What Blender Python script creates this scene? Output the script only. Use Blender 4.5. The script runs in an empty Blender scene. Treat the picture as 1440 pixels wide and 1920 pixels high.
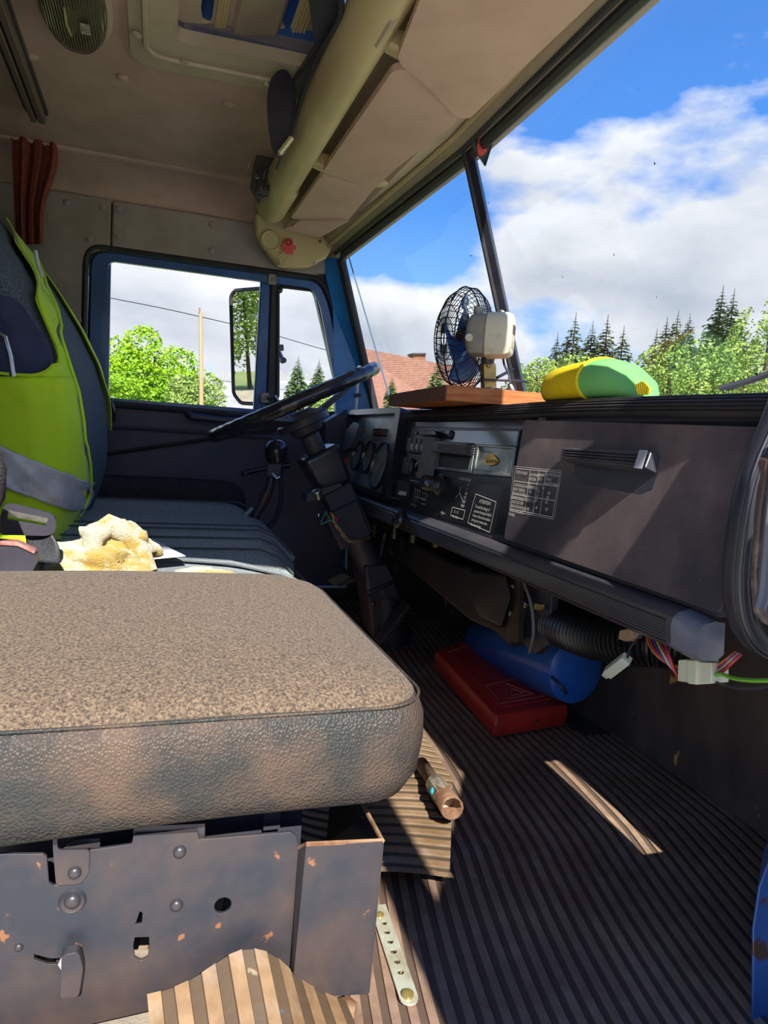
import bpy, bmesh, math, random
from mathutils import Vector, Matrix, noise
from mathutils.geometry import tessellate_polygon
import numpy as np
random.seed(7)
PI = math.pi
C = bpy.context.scene.collection

# ---------------------------------------------------------------- camera
# world: X = forward in the truck, Y = towards the driver's door, Z up, cab floor at z = 0
F_PX = 1300.0
EYE = Vector((0, 0, 0.7))
_Y = Vector((290 - 720, 790 - 960, F_PX)).normalized()
_n = _Y.cross(Vector((1, 0.07, 0))).normalized()
if _n.y > 0: _n = -_n
_X = _Y.cross(_n).normalized()
R = Matrix((_X, _Y, _n))               # rows: world axes in camera axes (right, down, forward)
cam_data = bpy.data.cameras.new('camera')
cam = bpy.data.objects.new('camera', cam_data); C.objects.link(cam)
cam_data.sensor_fit = 'HORIZONTAL'; cam_data.sensor_width = 36; cam_data.lens = F_PX / 1440 * 36
cam_data.clip_start = 0.02; cam_data.clip_end = 900
right, down, fwd = R.col[0], R.col[1], R.col[2]
mw = Matrix((right, -down, -fwd)).transposed().to_4x4(); mw.translation = EYE
cam.matrix_world = mw
bpy.context.scene.camera = cam

# ---------------------------------------------------------------- view, sky, sun
vs = bpy.context.scene.view_settings
vs.view_transform = 'Standard'; vs.look = 'None'; vs.gamma = 1.0; vs.use_curve_mapping = False
vs.exposure = 1.6
cy = bpy.context.scene.cycles
cy.max_bounces = 10; cy.diffuse_bounces = 8; cy.transparent_max_bounces = 24; cy.use_denoising = True
cy.sample_clamp_indirect = 20

def srgb(r, g, b):
    f = lambda c: (c / 255 / 12.92) if c / 255 <= 0.04045 else ((c / 255 + 0.055) / 1.055) ** 2.4
    return (f(r), f(g), f(b), 1)

w = bpy.data.worlds.new('sky'); bpy.context.scene.world = w; w.use_nodes = True
nt = w.node_tree; nt.nodes.clear(); N = nt.nodes.new; L = nt.links.new
out = N('ShaderNodeOutputWorld'); bg = N('ShaderNodeBackground'); L(bg.outputs[0], out.inputs[0])
tc = N('ShaderNodeTexCoord'); sep = N('ShaderNodeSeparateXYZ'); L(tc.outputs['Generated'], sep.inputs[0])
def math_(op, a, b=None, cl=False):
    m = N('ShaderNodeMath'); m.operation = op; m.use_clamp = cl
    for i, x in enumerate((a, b)):
        if x is None: continue
        if isinstance(x, (int, float)): m.inputs[i].default_value = x
        else: L(x, m.inputs[i])
    return m.outputs[0]
grad = N('ShaderNodeValToRGB'); L(sep.outputs['Z'], grad.inputs[0])
e = grad.color_ramp.elements
e[0].position = 0.0; e[0].color = (0.22, 0.38, 0.56, 1)
e[1].position = 0.75; e[1].color = (0.018, 0.075, 0.27, 1)
k = grad.color_ramp.elements.new(0.30); k.color = (0.050, 0.165, 0.43, 1)
mp = N('ShaderNodeMapping'); mp.inputs['Scale'].default_value = (2.3, 2.3, 5.2); mp.inputs['Location'].default_value = (2.4, 6.1, 0.9)
L(tc.outputs['Generated'], mp.inputs[0])
nz = N('ShaderNodeTexNoise'); nz.inputs['Scale'].default_value = 1.25; nz.inputs['Detail'].default_value = 9; nz.inputs['Roughness'].default_value = 0.53
L(mp.outputs[0], nz.inputs[0])
# more cloud towards the horizon
cover = math_('SUBTRACT', 0.49, math_('MULTIPLY', math_('SUBTRACT', 0.42, sep.outputs['Z']), 0.30))
cl = math_('MULTIPLY', math_('SUBTRACT', nz.outputs[0], cover), 11.0, True)
mp2 = N('ShaderNodeMapping'); mp2.inputs['Scale'].default_value = (2.3, 2.3, 5.2); mp2.inputs['Location'].default_value = (2.43, 6.13, 1.05)
L(tc.outputs['Generated'], mp2.inputs[0])
nz2 = N('ShaderNodeTexNoise'); nz2.inputs['Scale'].default_value = 1.25; nz2.inputs['Detail'].default_value = 7; nz2.inputs['Roughness'].default_value = 0.53
L(mp2.outputs[0], nz2.inputs[0])
shade = N('ShaderNodeValToRGB'); L(nz2.outputs[0], shade.inputs[0])
e = shade.color_ramp.elements
e[0].position = 0.43; e[0].color = (0.44, 0.44, 0.45, 1)
e[1].position = 0.70; e[1].color = (0.235, 0.26, 0.30, 1)
mix = N('ShaderNodeMixRGB'); L(cl, mix.inputs[0]); L(grad.outputs[0], mix.inputs[1]); L(shade.outputs[0], mix.inputs[2])
L(mix.outputs[0], bg.inputs[0]); bg.inputs[1].default_value = 0.86

sun_d = bpy.data.lights.new('sun', 'SUN'); sun_d.energy = 3.1; sun_d.angle = math.radians(0.55); sun_d.color = (1.0, 0.94, 0.84)
sun = bpy.data.objects.new('sun', sun_d); C.objects.link(sun)
SUN_DIR = Vector((0.03, 1.0, -0.84)).normalized()      # way the sunlight travels
sun.rotation_euler = SUN_DIR.to_track_quat('-Z', 'Y').to_euler(); sun.location = (0, -6, 7)

# ---------------------------------------------------------------- pixel -> point on a real plane
def ray(u, v):
    return (R @ Vector(((u - 720) / F_PX, (v - 960) / F_PX, 1.0)))
def P(u, v, x=None, y=None, z=None):
    r = ray(u, v)
    if x is not None: t = x / r.x
    elif y is not None: t = y / r.y
    else: t = (z - EYE.z) / r.z
    return EYE + r * t
def Pn(u, v, p0, n):
    r = ray(u, v); n = Vector(n); return EYE + r * ((Vector(p0) - EYE).dot(n) / r.dot(n))
FN = Vector((-1, 0, 0.20)).normalized()                  # dash face normal
F0 = Vector((0.700, 0, 0.515)); FS = 0.20            # dash face slope: top further forward
def PF(u, v, d=0.0):                                    # a point of the dash face, d proud of it
    return Pn(u, v, F0 + FN * d, FN)

# ---------------------------------------------------------------- mesh builder
class M:
    def __init__(s): s.v = []; s.f = []
    def add(s, vs, fs):
        o = len(s.v); s.v += [Vector(x) for x in vs]; s.f += [tuple(i + o for i in f) for f in fs]; return s
    def box(s, c, d, rot=None):
        c = Vector(c); hx, hy, hz = d[0] / 2, d[1] / 2, d[2] / 2
        vs = [Vector((x, y, z)) for x in (-hx, hx) for y in (-hy, hy) for z in (-hz, hz)]
        if rot is not None: vs = [rot @ x for x in vs]
        return s.add([x + c for x in vs], [(0, 1, 3, 2), (4, 6, 7, 5), (0, 4, 5, 1), (2, 3, 7, 6), (0, 2, 6, 4), (1, 5, 7, 3)])
    def loft(s, rings, cap=True, closed=True, loop=False):
        n = len(rings[0]); vs = [p for r in rings for p in r]; fs = []
        m = len(rings)
        for i in range(m if loop else m - 1):
            for j in range(n if closed else n - 1):
                a = i * n + j; b = i * n + (j + 1) % n; i2 = (i + 1) % m
                fs.append((a, b, i2 * n + (j + 1) % n, i2 * n + j))
        if cap and not loop and closed:
            fs.append(tuple(range(n - 1, -1, -1))); fs.append(tuple((m - 1) * n + j for j in range(n)))
        return s.add(vs, fs)
    def tube(s, pts, r, n=8, closed=False, cap=True, flat=None):
        pts = [Vector(p) for p in pts]; m = len(pts); rings = []
        rs = r if isinstance(r, (list, tuple)) else [r] * m
        up = None
        for i, p in enumerate(pts):
            a = pts[(i - 1) % m] if (closed or i > 0) else p
            b = pts[(i + 1) % m] if (closed or i < m - 1) else p
            t = (b - a).normalized()
            if up is None:
                up = Vector((0, 0, 1)) if abs(t.z) < 0.9 else Vector((1, 0, 0))
            sd = t.cross(up).normalized(); up = sd.cross(t).normalized()
            fx, fz = flat if flat else (1, 1)
            rings.append([p + sd * math.cos(q * 2 * PI / n) * rs[i] * fx + up * math.sin(q * 2 * PI / n) * rs[i] * fz for q in range(n)])
        return s.loft(rings, cap=cap, loop=closed)
    def lathe(s, prof, c, ax=(0, 0, 1), n=24, cap=True):
        c = Vector(c); ax = Vector(ax).normalized(); q = Vector((0, 0, 1)).rotation_difference(ax)
        rings = [[c + q @ Vector((r * math.cos(k * 2 * PI / n), r * math.sin(k * 2 * PI / n), h)) for k in range(n)] for r, h in prof]
        return s.loft(rings, cap=cap)
    def prism(s, poly, vec):                             # polygon in 3D pushed along vec
        poly = [Vector(p) for p in poly]; vec = Vector(vec); n = len(poly)
        tris = tessellate_polygon([poly]); vs = poly + [p + vec for p in poly]
        fs = [tuple(t) for t in tris] + [tuple(i + n for i in reversed(t)) for t in tris]
        fs += [(i, (i + 1) % n, (i + 1) % n + n, i + n) for i in range(n)]
        return s.add(vs, fs)
    def plate(s, outer, holes, vec):                     # plate with holes
        loops = [[Vector(p) for p in outer]] + [[Vector(p) for p in h] for h in holes]
        allp = [p for l in loops for p in l]; n = len(allp); vec = Vector(vec)
        tris = tessellate_polygon(loops); vs = allp + [p + vec for p in allp]
        fs = [tuple(t) for t in tris] + [tuple(i + n for i in reversed(t)) for t in tris]
        o = 0
        for l in loops:
            m = len(l)
            fs += [(o + i, o + (i + 1) % m, o + (i + 1) % m + n, o + i + n) for i in range(m)]; o += m
        return s.add(vs, fs)
    def grid(s, fn, nu, nv):
        vs = [fn(i / nu, j / nv) for i in range(nu + 1) for j in range(nv + 1)]
        fs = [(i * (nv + 1) + j, (i + 1) * (nv + 1) + j, (i + 1) * (nv + 1) + j + 1, i * (nv + 1) + j + 1) for i in range(nu) for j in range(nv)]
        return s.add(vs, fs)
    def ball(s, c, r, n=12, m=8, sq=(1, 1, 1)):
        c = Vector(c)
        return s.loft([[c + Vector((math.sin(PI * i / m) * math.cos(2 * PI * j / n) * r * sq[0], math.sin(PI * i / m) * math.sin(2 * PI * j / n) * r * sq[1], math.cos(PI * i / m) * r * sq[2])) for j in range(n)] for i in range(1, m)] , cap=True)

ORG = {}
def obj(name, m, mat, parent=None, smooth=True, bev=0, sub=0, seg=2, label=None, sol=0, ang=38, stuff=False):
    me = bpy.data.meshes.new(name)
    zs = [p.z for p in m.v]; xs = [p.x for p in m.v]; ys = [p.y for p in m.v]
    if parent is None: o3 = Vector(((min(xs) + max(xs)) / 2, (min(ys) + max(ys)) / 2, min(zs)))
    else: o3 = Vector(((min(xs) + max(xs)) / 2, (min(ys) + max(ys)) / 2, (min(zs) + max(zs)) / 2))
    me.from_pydata([p - o3 for p in m.v], [], m.f); me.validate()
    bm = bmesh.new(); bm.from_mesh(me)
    bmesh.ops.recalc_face_normals(bm, faces=bm.faces[:])
    for f in bm.faces: f.smooth = smooth
    if smooth:
        for ed in bm.edges:
            if len(ed.link_faces) == 2 and ed.calc_face_angle(0) > math.radians(ang): ed.smooth = False
    bm.to_mesh(me); bm.free()
    me.materials.append(mat)
    o = bpy.data.objects.new(name, me); C.objects.link(o)
    o.location = o3 - (ORG[parent.name] if parent else Vector((0, 0, 0)))
    if parent: o.parent = parent
    ORG[o.name] = o3
    if sol: d = o.modifiers.new('s', 'SOLIDIFY'); d.thickness = sol; d.offset = 0
    if bev:
        d = o.modifiers.new('b', 'BEVEL'); d.width = bev; d.segments = seg; d.limit_method = 'ANGLE'; d.angle_limit = math.radians(40); d.harden_normals = False
    if sub: d = o.modifiers.new('u', 'SUBSURF'); d.levels = sub; d.render_levels = sub
    if label: o['label'] = label
    if stuff: o['kind'] = 'stuff'
    return o
def thing(name, label, cat, loc, group=None):
    o = bpy.data.objects.new(name, None); C.objects.link(o); o.location = loc; o.empty_display_size = 0.05
    o['label'] = label; o['category'] = cat
    if group: o['group'] = group
    ORG[o.name] = Vector(loc); return o
def tag(o, label, cat, group=None):
    o['label'] = label; o['category'] = cat
    if group: o['group'] = group
    return o
def structure(o, label, cat):
    o['kind'] = 'structure'; o['label'] = label; o['category'] = cat; return o
def text(s, pos, size, xd, yd, mat, parent, name='printed_text', ax='LEFT', sx=1.0, label=None, ext=0.0):
    cu = bpy.data.curves.new(name, 'FONT'); cu.body = s; cu.size = size; cu.align_x = ax; cu.align_y = 'TOP'; cu.resolution_u = 2; cu.extrude = ext
    cu.materials.append(mat); tmp = bpy.data.objects.new('tmp_text', cu)
    me = bpy.data.meshes.new_from_object(tmp); bpy.data.objects.remove(tmp); o = bpy.data.objects.new(name, me); C.objects.link(o)
    xd = Vector(xd).normalized(); yd = Vector(yd).normalized(); zd = xd.cross(yd)
    mt = Matrix((xd * sx, yd, zd)).transposed().to_4x4(); mt.translation = Vector(pos) - ORG[parent.name]
    o.parent = parent; o.matrix_local = mt; ORG[o.name] = Vector(pos)
    if label: o['label'] = label
    return o

# ---------------------------------------------------------------- materials
def mat(name, col, rough=0.6, metal=0.0, col2=None, sc=8, thr=(0.4, 0.62), bump=0.0, bsc=60, bdist=0.002, spec=0.5, spk=None, spsc=120, spthr=0.68, det=5, coat=0, vec=(1, 1, 1), voro=False, sheen=0, trans=0, sss=0, r2=None):
    m = bpy.data.materials.new(name); m.use_nodes = True
    nt = m.node_tree; b = nt.nodes['Principled BSDF']; N = nt.nodes.new; L = nt.links.new
    b.inputs['Roughness'].default_value = rough; b.inputs['Metallic'].default_value = metal
    b.inputs['Specular IOR Level'].default_value = spec; b.inputs['Coat Weight'].default_value = coat
    b.inputs['Sheen Weight'].default_value = sheen; b.inputs['Transmission Weight'].default_value = trans
    b.inputs['Base Color'].default_value = col
    tcn = N('ShaderNodeTexCoord'); mpn = N('ShaderNodeMapping'); mpn.inputs['Scale'].default_value = vec; L(tcn.outputs['Object'], mpn.inputs[0])
    cur = None
    if col2:
        n1 = N('ShaderNodeTexNoise'); n1.inputs['Scale'].default_value = sc; n1.inputs['Detail'].default_value = det; n1.inputs['Roughness'].default_value = 0.65
        L(mpn.outputs[0], n1.inputs[0])
        rp = N('ShaderNodeValToRGB'); rp.color_ramp.elements[0].position = thr[0]; rp.color_ramp.elements[1].position = thr[1]
        rp.color_ramp.elements[0].color = col; rp.color_ramp.elements[1].color = col2
        L(n1.outputs[0], rp.inputs[0]); cur = rp.outputs[0]
        if r2 is not None:
            rr = N('ShaderNodeMapRange'); L(n1.outputs[0], rr.inputs[0]); rr.inputs[1].default_value = thr[0]; rr.inputs[2].default_value = thr[1]; rr.inputs[3].default_value = rough; rr.inputs[4].default_value = r2
            L(rr.outputs[0], b.inputs['Roughness'])
    if spk:
        n2 = N('ShaderNodeTexNoise'); n2.inputs['Scale'].default_value = spsc; n2.inputs['Detail'].default_value = 3; L(mpn.outputs[0], n2.inputs[0])
        r2n = N('ShaderNodeValToRGB'); r2n.color_ramp.elements[0].position = spthr; r2n.color_ramp.elements[1].position = spthr + 0.03
        L(n2.outputs[0], r2n.inputs[0])
        mx = N('ShaderNodeMixRGB'); L(r2n.outputs[0], mx.inputs[0]); mx.inputs[2].default_value = spk
        if cur: L(cur, mx.inputs[1])
        else: mx.inputs[1].default_value = col
        cur = mx.outputs[0]
    if cur: L(cur, b.inputs['Base Color'])
    if bump:
        if voro:
            n3 = N('ShaderNodeTexVoronoi'); n3.inputs['Scale'].default_value = bsc; hs = n3.outputs['Distance']
        else:
            n3 = N('ShaderNodeTexNoise'); n3.inputs['Scale'].default_value = bsc; n3.inputs['Detail'].default_value = 4; hs = n3.outputs[0]
        L(mpn.outputs[0], n3.inputs[0])
        bp = N('ShaderNodeBump'); bp.inputs['Strength'].default_value = bump; bp.inputs['Distance'].default_value = bdist
        L(hs, bp.inputs['Height']); L(bp.outputs[0], b.inputs['Normal'])
    return m
def wave_bump(m, sc=100, axis='X', dist=0.002, strength=0.8, distort=0.0):
    nt = m.node_tree; b = nt.nodes['Principled BSDF']; N = nt.nodes.new; L = nt.links.new
    tcn = N('ShaderNodeTexCoord'); wv = N('ShaderNodeTexWave'); wv.bands_direction = axis; wv.inputs['Scale'].default_value = sc; wv.inputs['Distortion'].default_value = distort
    L(tcn.outputs['Object'], wv.inputs[0]); bp = N('ShaderNodeBump'); bp.inputs['Strength'].default_value = strength; bp.inputs['Distance'].default_value = dist
    L(wv.outputs[0], bp.inputs['Height']); L(bp.outputs[0], b.inputs['Normal']); return m
def glass_mat(name, tint=(0.97, 0.985, 1.0, 1), dirt=0.0, refl=0.07):
    m = bpy.data.materials.new(name); m.use_nodes = True; nt = m.node_tree; nt.nodes.clear(); N = nt.nodes.new; L = nt.links.new
    o = N('ShaderNodeOutputMaterial'); tr = N('ShaderNodeBsdfTransparent'); tr.inputs[0].default_value = tint
    gl = N('ShaderNodeBsdfGlossy'); gl.inputs['Roughness'].default_value = 0.02
    fr = N('ShaderNodeFresnel'); fr.inputs[0].default_value = 1.45
    ml = N('ShaderNodeMath'); ml.operation = 'MULTIPLY'; ml.inputs[1].default_value = refl; L(fr.outputs[0], ml.inputs[0])
    mx = N('ShaderNodeMixShader'); L(ml.outputs[0], mx.inputs[0]); L(tr.outputs[0], mx.inputs[1]); L(gl.outputs[0], mx.inputs[2])
    last = mx.outputs[0]
    if dirt:
        tcn = N('ShaderNodeTexCoord'); df = N('ShaderNodeBsdfDiffuse'); df.inputs[0].default_value = (0.55, 0.53, 0.48, 1)
        n1 = N('ShaderNodeTexNoise'); n1.inputs['Scale'].default_value = 3.0; n1.inputs['Detail'].default_value = 8; L(tcn.outputs['Object'], n1.inputs[0])
        mr = N('ShaderNodeMapRange'); L(n1.outputs[0], mr.inputs[0]); mr.inputs[1].default_value = 0.35; mr.inputs[2].default_value = 0.8; mr.inputs[3].default_value = dirt * 0.4; mr.inputs[4].default_value = dirt * 2
        m2 = N('ShaderNodeMixShader'); L(mr.outputs[0], m2.inputs[0]); L(last, m2.inputs[1]); L(df.outputs[0], m2.inputs[2])
        n2 = N('ShaderNodeTexNoise'); n2.inputs['Scale'].default_value = 55; n2.inputs['Detail'].default_value = 1; L(tcn.outputs['Object'], n2.inputs[0])
        gt = N('ShaderNodeMath'); gt.operation = 'GREATER_THAN'; gt.inputs[1].default_value = 0.83; L(n2.outputs[0], gt.inputs[0])
        d2 = N('ShaderNodeBsdfDiffuse'); d2.inputs[0].default_value = (0.05, 0.05, 0.05, 1)
        m3 = N('ShaderNodeMixShader'); L(gt.outputs[0], m3.inputs[0]); L(m2.outputs[0], m3.inputs[1]); L(d2.outputs[0], m3.inputs[2]); last = m3.outputs[0]
    L(last, o.inputs[0]); return m

c_ = lambda *a: srgb(*a)
ceil_m = mat('headliner_vinyl', c_(206, 178, 160), 0.75, col2=c_(188, 160, 142), sc=5, bump=0.35, bsc=420, bdist=0.001)
pad_vinyl = mat('door_surround_vinyl', c_(176, 164, 158), 0.65, col2=c_(158, 146, 140), sc=5, bump=0.35, bsc=420, bdist=0.001)
beige_m = mat('olive_beige_plastic', c_(208, 190, 140), 0.42, col2=c_(194, 176, 128), sc=4, bump=0.15, bsc=300, bdist=0.0006)
beige2_m = mat('grey_beige_plastic', c_(196, 180, 152), 0.5, col2=c_(178, 164, 140), sc=5, bump=0.15, bsc=300, bdist=0.0006)
visor_m = mat('beige_visor_vinyl', c_(214, 184, 158), 0.7, col2=c_(202, 172, 148), sc=6, bump=0.3, bsc=500, bdist=0.0006)
blk = mat('black_plastic', c_(52, 52, 64), 0.42, col2=c_(66, 64, 74), sc=6, bump=0.12, bsc=350, bdist=0.0005)
blk_gloss = mat('black_gloss_plastic', c_(34, 35, 42), 0.2, col2=c_(46, 47, 54), sc=8, spec=0.7)
blk_dust = mat('dusty_black_vinyl', c_(66, 60, 68), 0.42, col2=c_(126, 108, 104), sc=3.5, thr=(0.42, 0.75), bump=0.15, bsc=350, bdist=0.0005, spk=c_(150, 140, 130), spsc=260, spthr=0.715)
blk_rub = mat('black_rubber', c_(44, 44, 50), 0.5, col2=c_(60, 58, 60), sc=10, spec=0.4)
door_blk = mat('black_door_panel', c_(64, 66, 86), 0.5, col2=c_(76, 76, 96), sc=4, bump=0.2, bsc=300, bdist=0.0006)
blue_m = mat('dark_blue_paint', c_(52, 100, 166), 0.32, col2=c_(46, 84, 140), sc=6, coat=0.2)
blue_l = mat('lit_blue_paint', c_(36, 140, 230), 0.35, col2=c_(30, 120, 205), sc=6, coat=0.2, spk=c_(90, 60, 45), spsc=30, spthr=0.70)
metal_box = mat('worn_grey_steel', c_(56, 60, 70), 0.38, metal=0.3, col2=c_(96, 80, 74), sc=5, thr=(0.42, 0.70), spk=c_(150, 104, 74), spsc=40, spthr=0.69, bump=0.08, bsc=200, bdist=0.0005)
rust_m = mat('rusty_steel', c_(120, 84, 60), 0.75, metal=0.2, col2=c_(160, 130, 100), sc=25, bump=0.4, bsc=80)
steel = mat('bright_steel', c_(190, 190, 188), 0.25, metal=0.9, col2=c_(150, 145, 138), sc=30)
brass = mat('yellowed_zinc_steel', c_(190, 165, 95), 0.35, metal=0.6, col2=c_(160, 140, 90), sc=30)
alu = mat('perforated_pale_steel', c_(196, 200, 182), 0.4, metal=0.3, col2=c_(170, 165, 140), sc=20)
fabric_top = mat('worn_brown_seat_cloth', c_(62, 52, 45), 0.9, col2=c_(138, 118, 96), sc=300, thr=(0.36, 0.68), bump=0.5, bsc=420, bdist=0.002, sheen=0.1, det=3)
vinyl_side = mat('grained_grey_vinyl', c_(54, 55, 54), 0.5, col2=c_(98, 80, 68), sc=6, thr=(0.42, 0.66), bump=0.6, bsc=300, bdist=0.0024, voro=True, spec=0.35)
hose_m = mat('black_corrugated_plastic', c_(26, 26, 28), 0.35, spec=0.6)
lime_m = mat('lime_yellow_polyester', c_(214, 255, 24), 0.7, col2=c_(200, 246, 18), sc=6, bump=0.3, bsc=12, bdist=0.01, sheen=0.3)
refl_m = mat('silver_reflective_tape', c_(222, 222, 228), 0.4, col2=c_(196, 196, 204), sc=20, metal=0.2)
mesh_fab = mat('dark_blue_grey_mesh_fabric', c_(64, 74, 84), 0.85, col2=c_(104, 118, 130), sc=240, thr=(0.4, 0.6), bump=0.6, bsc=300, bdist=0.002)
navy_fab = mat('navy_velour', c_(50, 58, 88), 0.9, col2=c_(62, 70, 100), sc=12, sheen=0.2)
grey_fab = mat('grey_green_seat_cloth', c_(132, 142, 140), 0.9, col2=c_(164, 172, 170), sc=200, thr=(0.4, 0.6), bump=0.4, bsc=300, bdist=0.001)
grey_fab_l = mat('light_grey_seat_cloth', c_(112, 120, 126), 0.9, col2=c_(126, 134, 140), sc=200, thr=(0.4, 0.6), bump=0.4, bsc=300, bdist=0.001)
black_fuzz = mat('black_fleece', c_(44, 42, 46), 1.0, col2=c_(66, 62, 64), sc=200, bump=0.8, bsc=200, bdist=0.004)
towel_m = mat('yellow_white_terry', c_(206, 200, 172), 0.95, col2=c_(186, 154, 66), sc=11, thr=(0.47, 0.55), bump=1.0, bsc=330, bdist=0.006, sheen=0.4)
curtain_m = mat('rust_red_curtain_cloth', c_(150, 76, 60), 0.9, col2=c_(124, 60, 48), sc=60, bump=0.4, bsc=300, bdist=0.002)
paper_m = mat('pale_paper', c_(205, 208, 214), 0.8)
red_case = mat('red_plastic', c_(214, 56, 50), 0.42, col2=c_(186, 52, 46), sc=7, spk=c_(196, 120, 110), spsc=60, spthr=0.70, bump=0.1, bsc=100)
wood_m = mat('orange_pine', c_(214, 132, 66), 0.6, col2=c_(176, 98, 46), sc=9, thr=(0.35, 0.6), vec=(1.5, 1.5, 22), bump=0.3, bsc=30, bdist=0.001)
wood_d = mat('shaded_side_wood', c_(128, 84, 62), 0.8, col2=c_(96, 62, 46), sc=20, vec=(3, 3, 12), bump=0.5, bsc=40, bdist=0.002)
fan_grey = mat('grey_motor_housing', c_(168, 166, 154), 0.5, col2=c_(146, 142, 130), sc=10)
fan_beige = mat('yellowed_white_plastic', c_(226, 216, 190), 0.5, col2=c_(196, 170, 132), sc=14, thr=(0.52, 0.75))
fan_blue = mat('translucent_blue_plastic', c_(40, 88, 160), 0.25, spec=0.6)
yel_m = mat('yellow_ribbed_cloth', c_(252, 222, 0), 0.75, col2=c_(244, 206, 0), sc=8); wave_bump(yel_m, 60, 'Y', 0.001, 0.5)
grn_m = mat('pale_green_cloth', c_(130, 206, 118), 0.75, col2=c_(118, 194, 106), sc=8)
gold_m = mat('gold_badge_metal', c_(206, 160, 62), 0.3, metal=0.8)
white_m = mat('white_nylon', c_(232, 234, 214), 0.4, spec=0.5)
white_print = mat('white_print', c_(225, 222, 214), 0.6)
orange_p = mat('orange_plastic', c_(214, 90, 40), 0.4)
pink_m = mat('pink_red_plastic', c_(220, 84, 92), 0.35)
cream_m = mat('cream_filigree_plastic', c_(214, 200, 150), 0.4)
canister_m = mat('blue_canister_plastic', c_(52, 116, 220), 0.28, col2=c_(44, 100, 196), sc=5)
gauge_face = mat('gauge_face', c_(160, 168, 164), 0.25, col2=c_(120, 128, 128), sc=30)
silver_plate = mat('scuffed_silver_plate', c_(150, 156, 146), 0.28, metal=0.5, col2=c_(110, 116, 116), sc=12)
glass = glass_mat('windshield_glass', dirt=0.035)
glass2 = glass_mat('side_glass', dirt=0.03)
mirror_m = mat('mirror_glass', (0.9, 0.92, 0.9, 1), 0.01, metal=1.0)
back_dark = mat('dark_cab_lining', c_(84, 78, 76), 0.85, col2=c_(70, 66, 64), sc=6)
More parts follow.
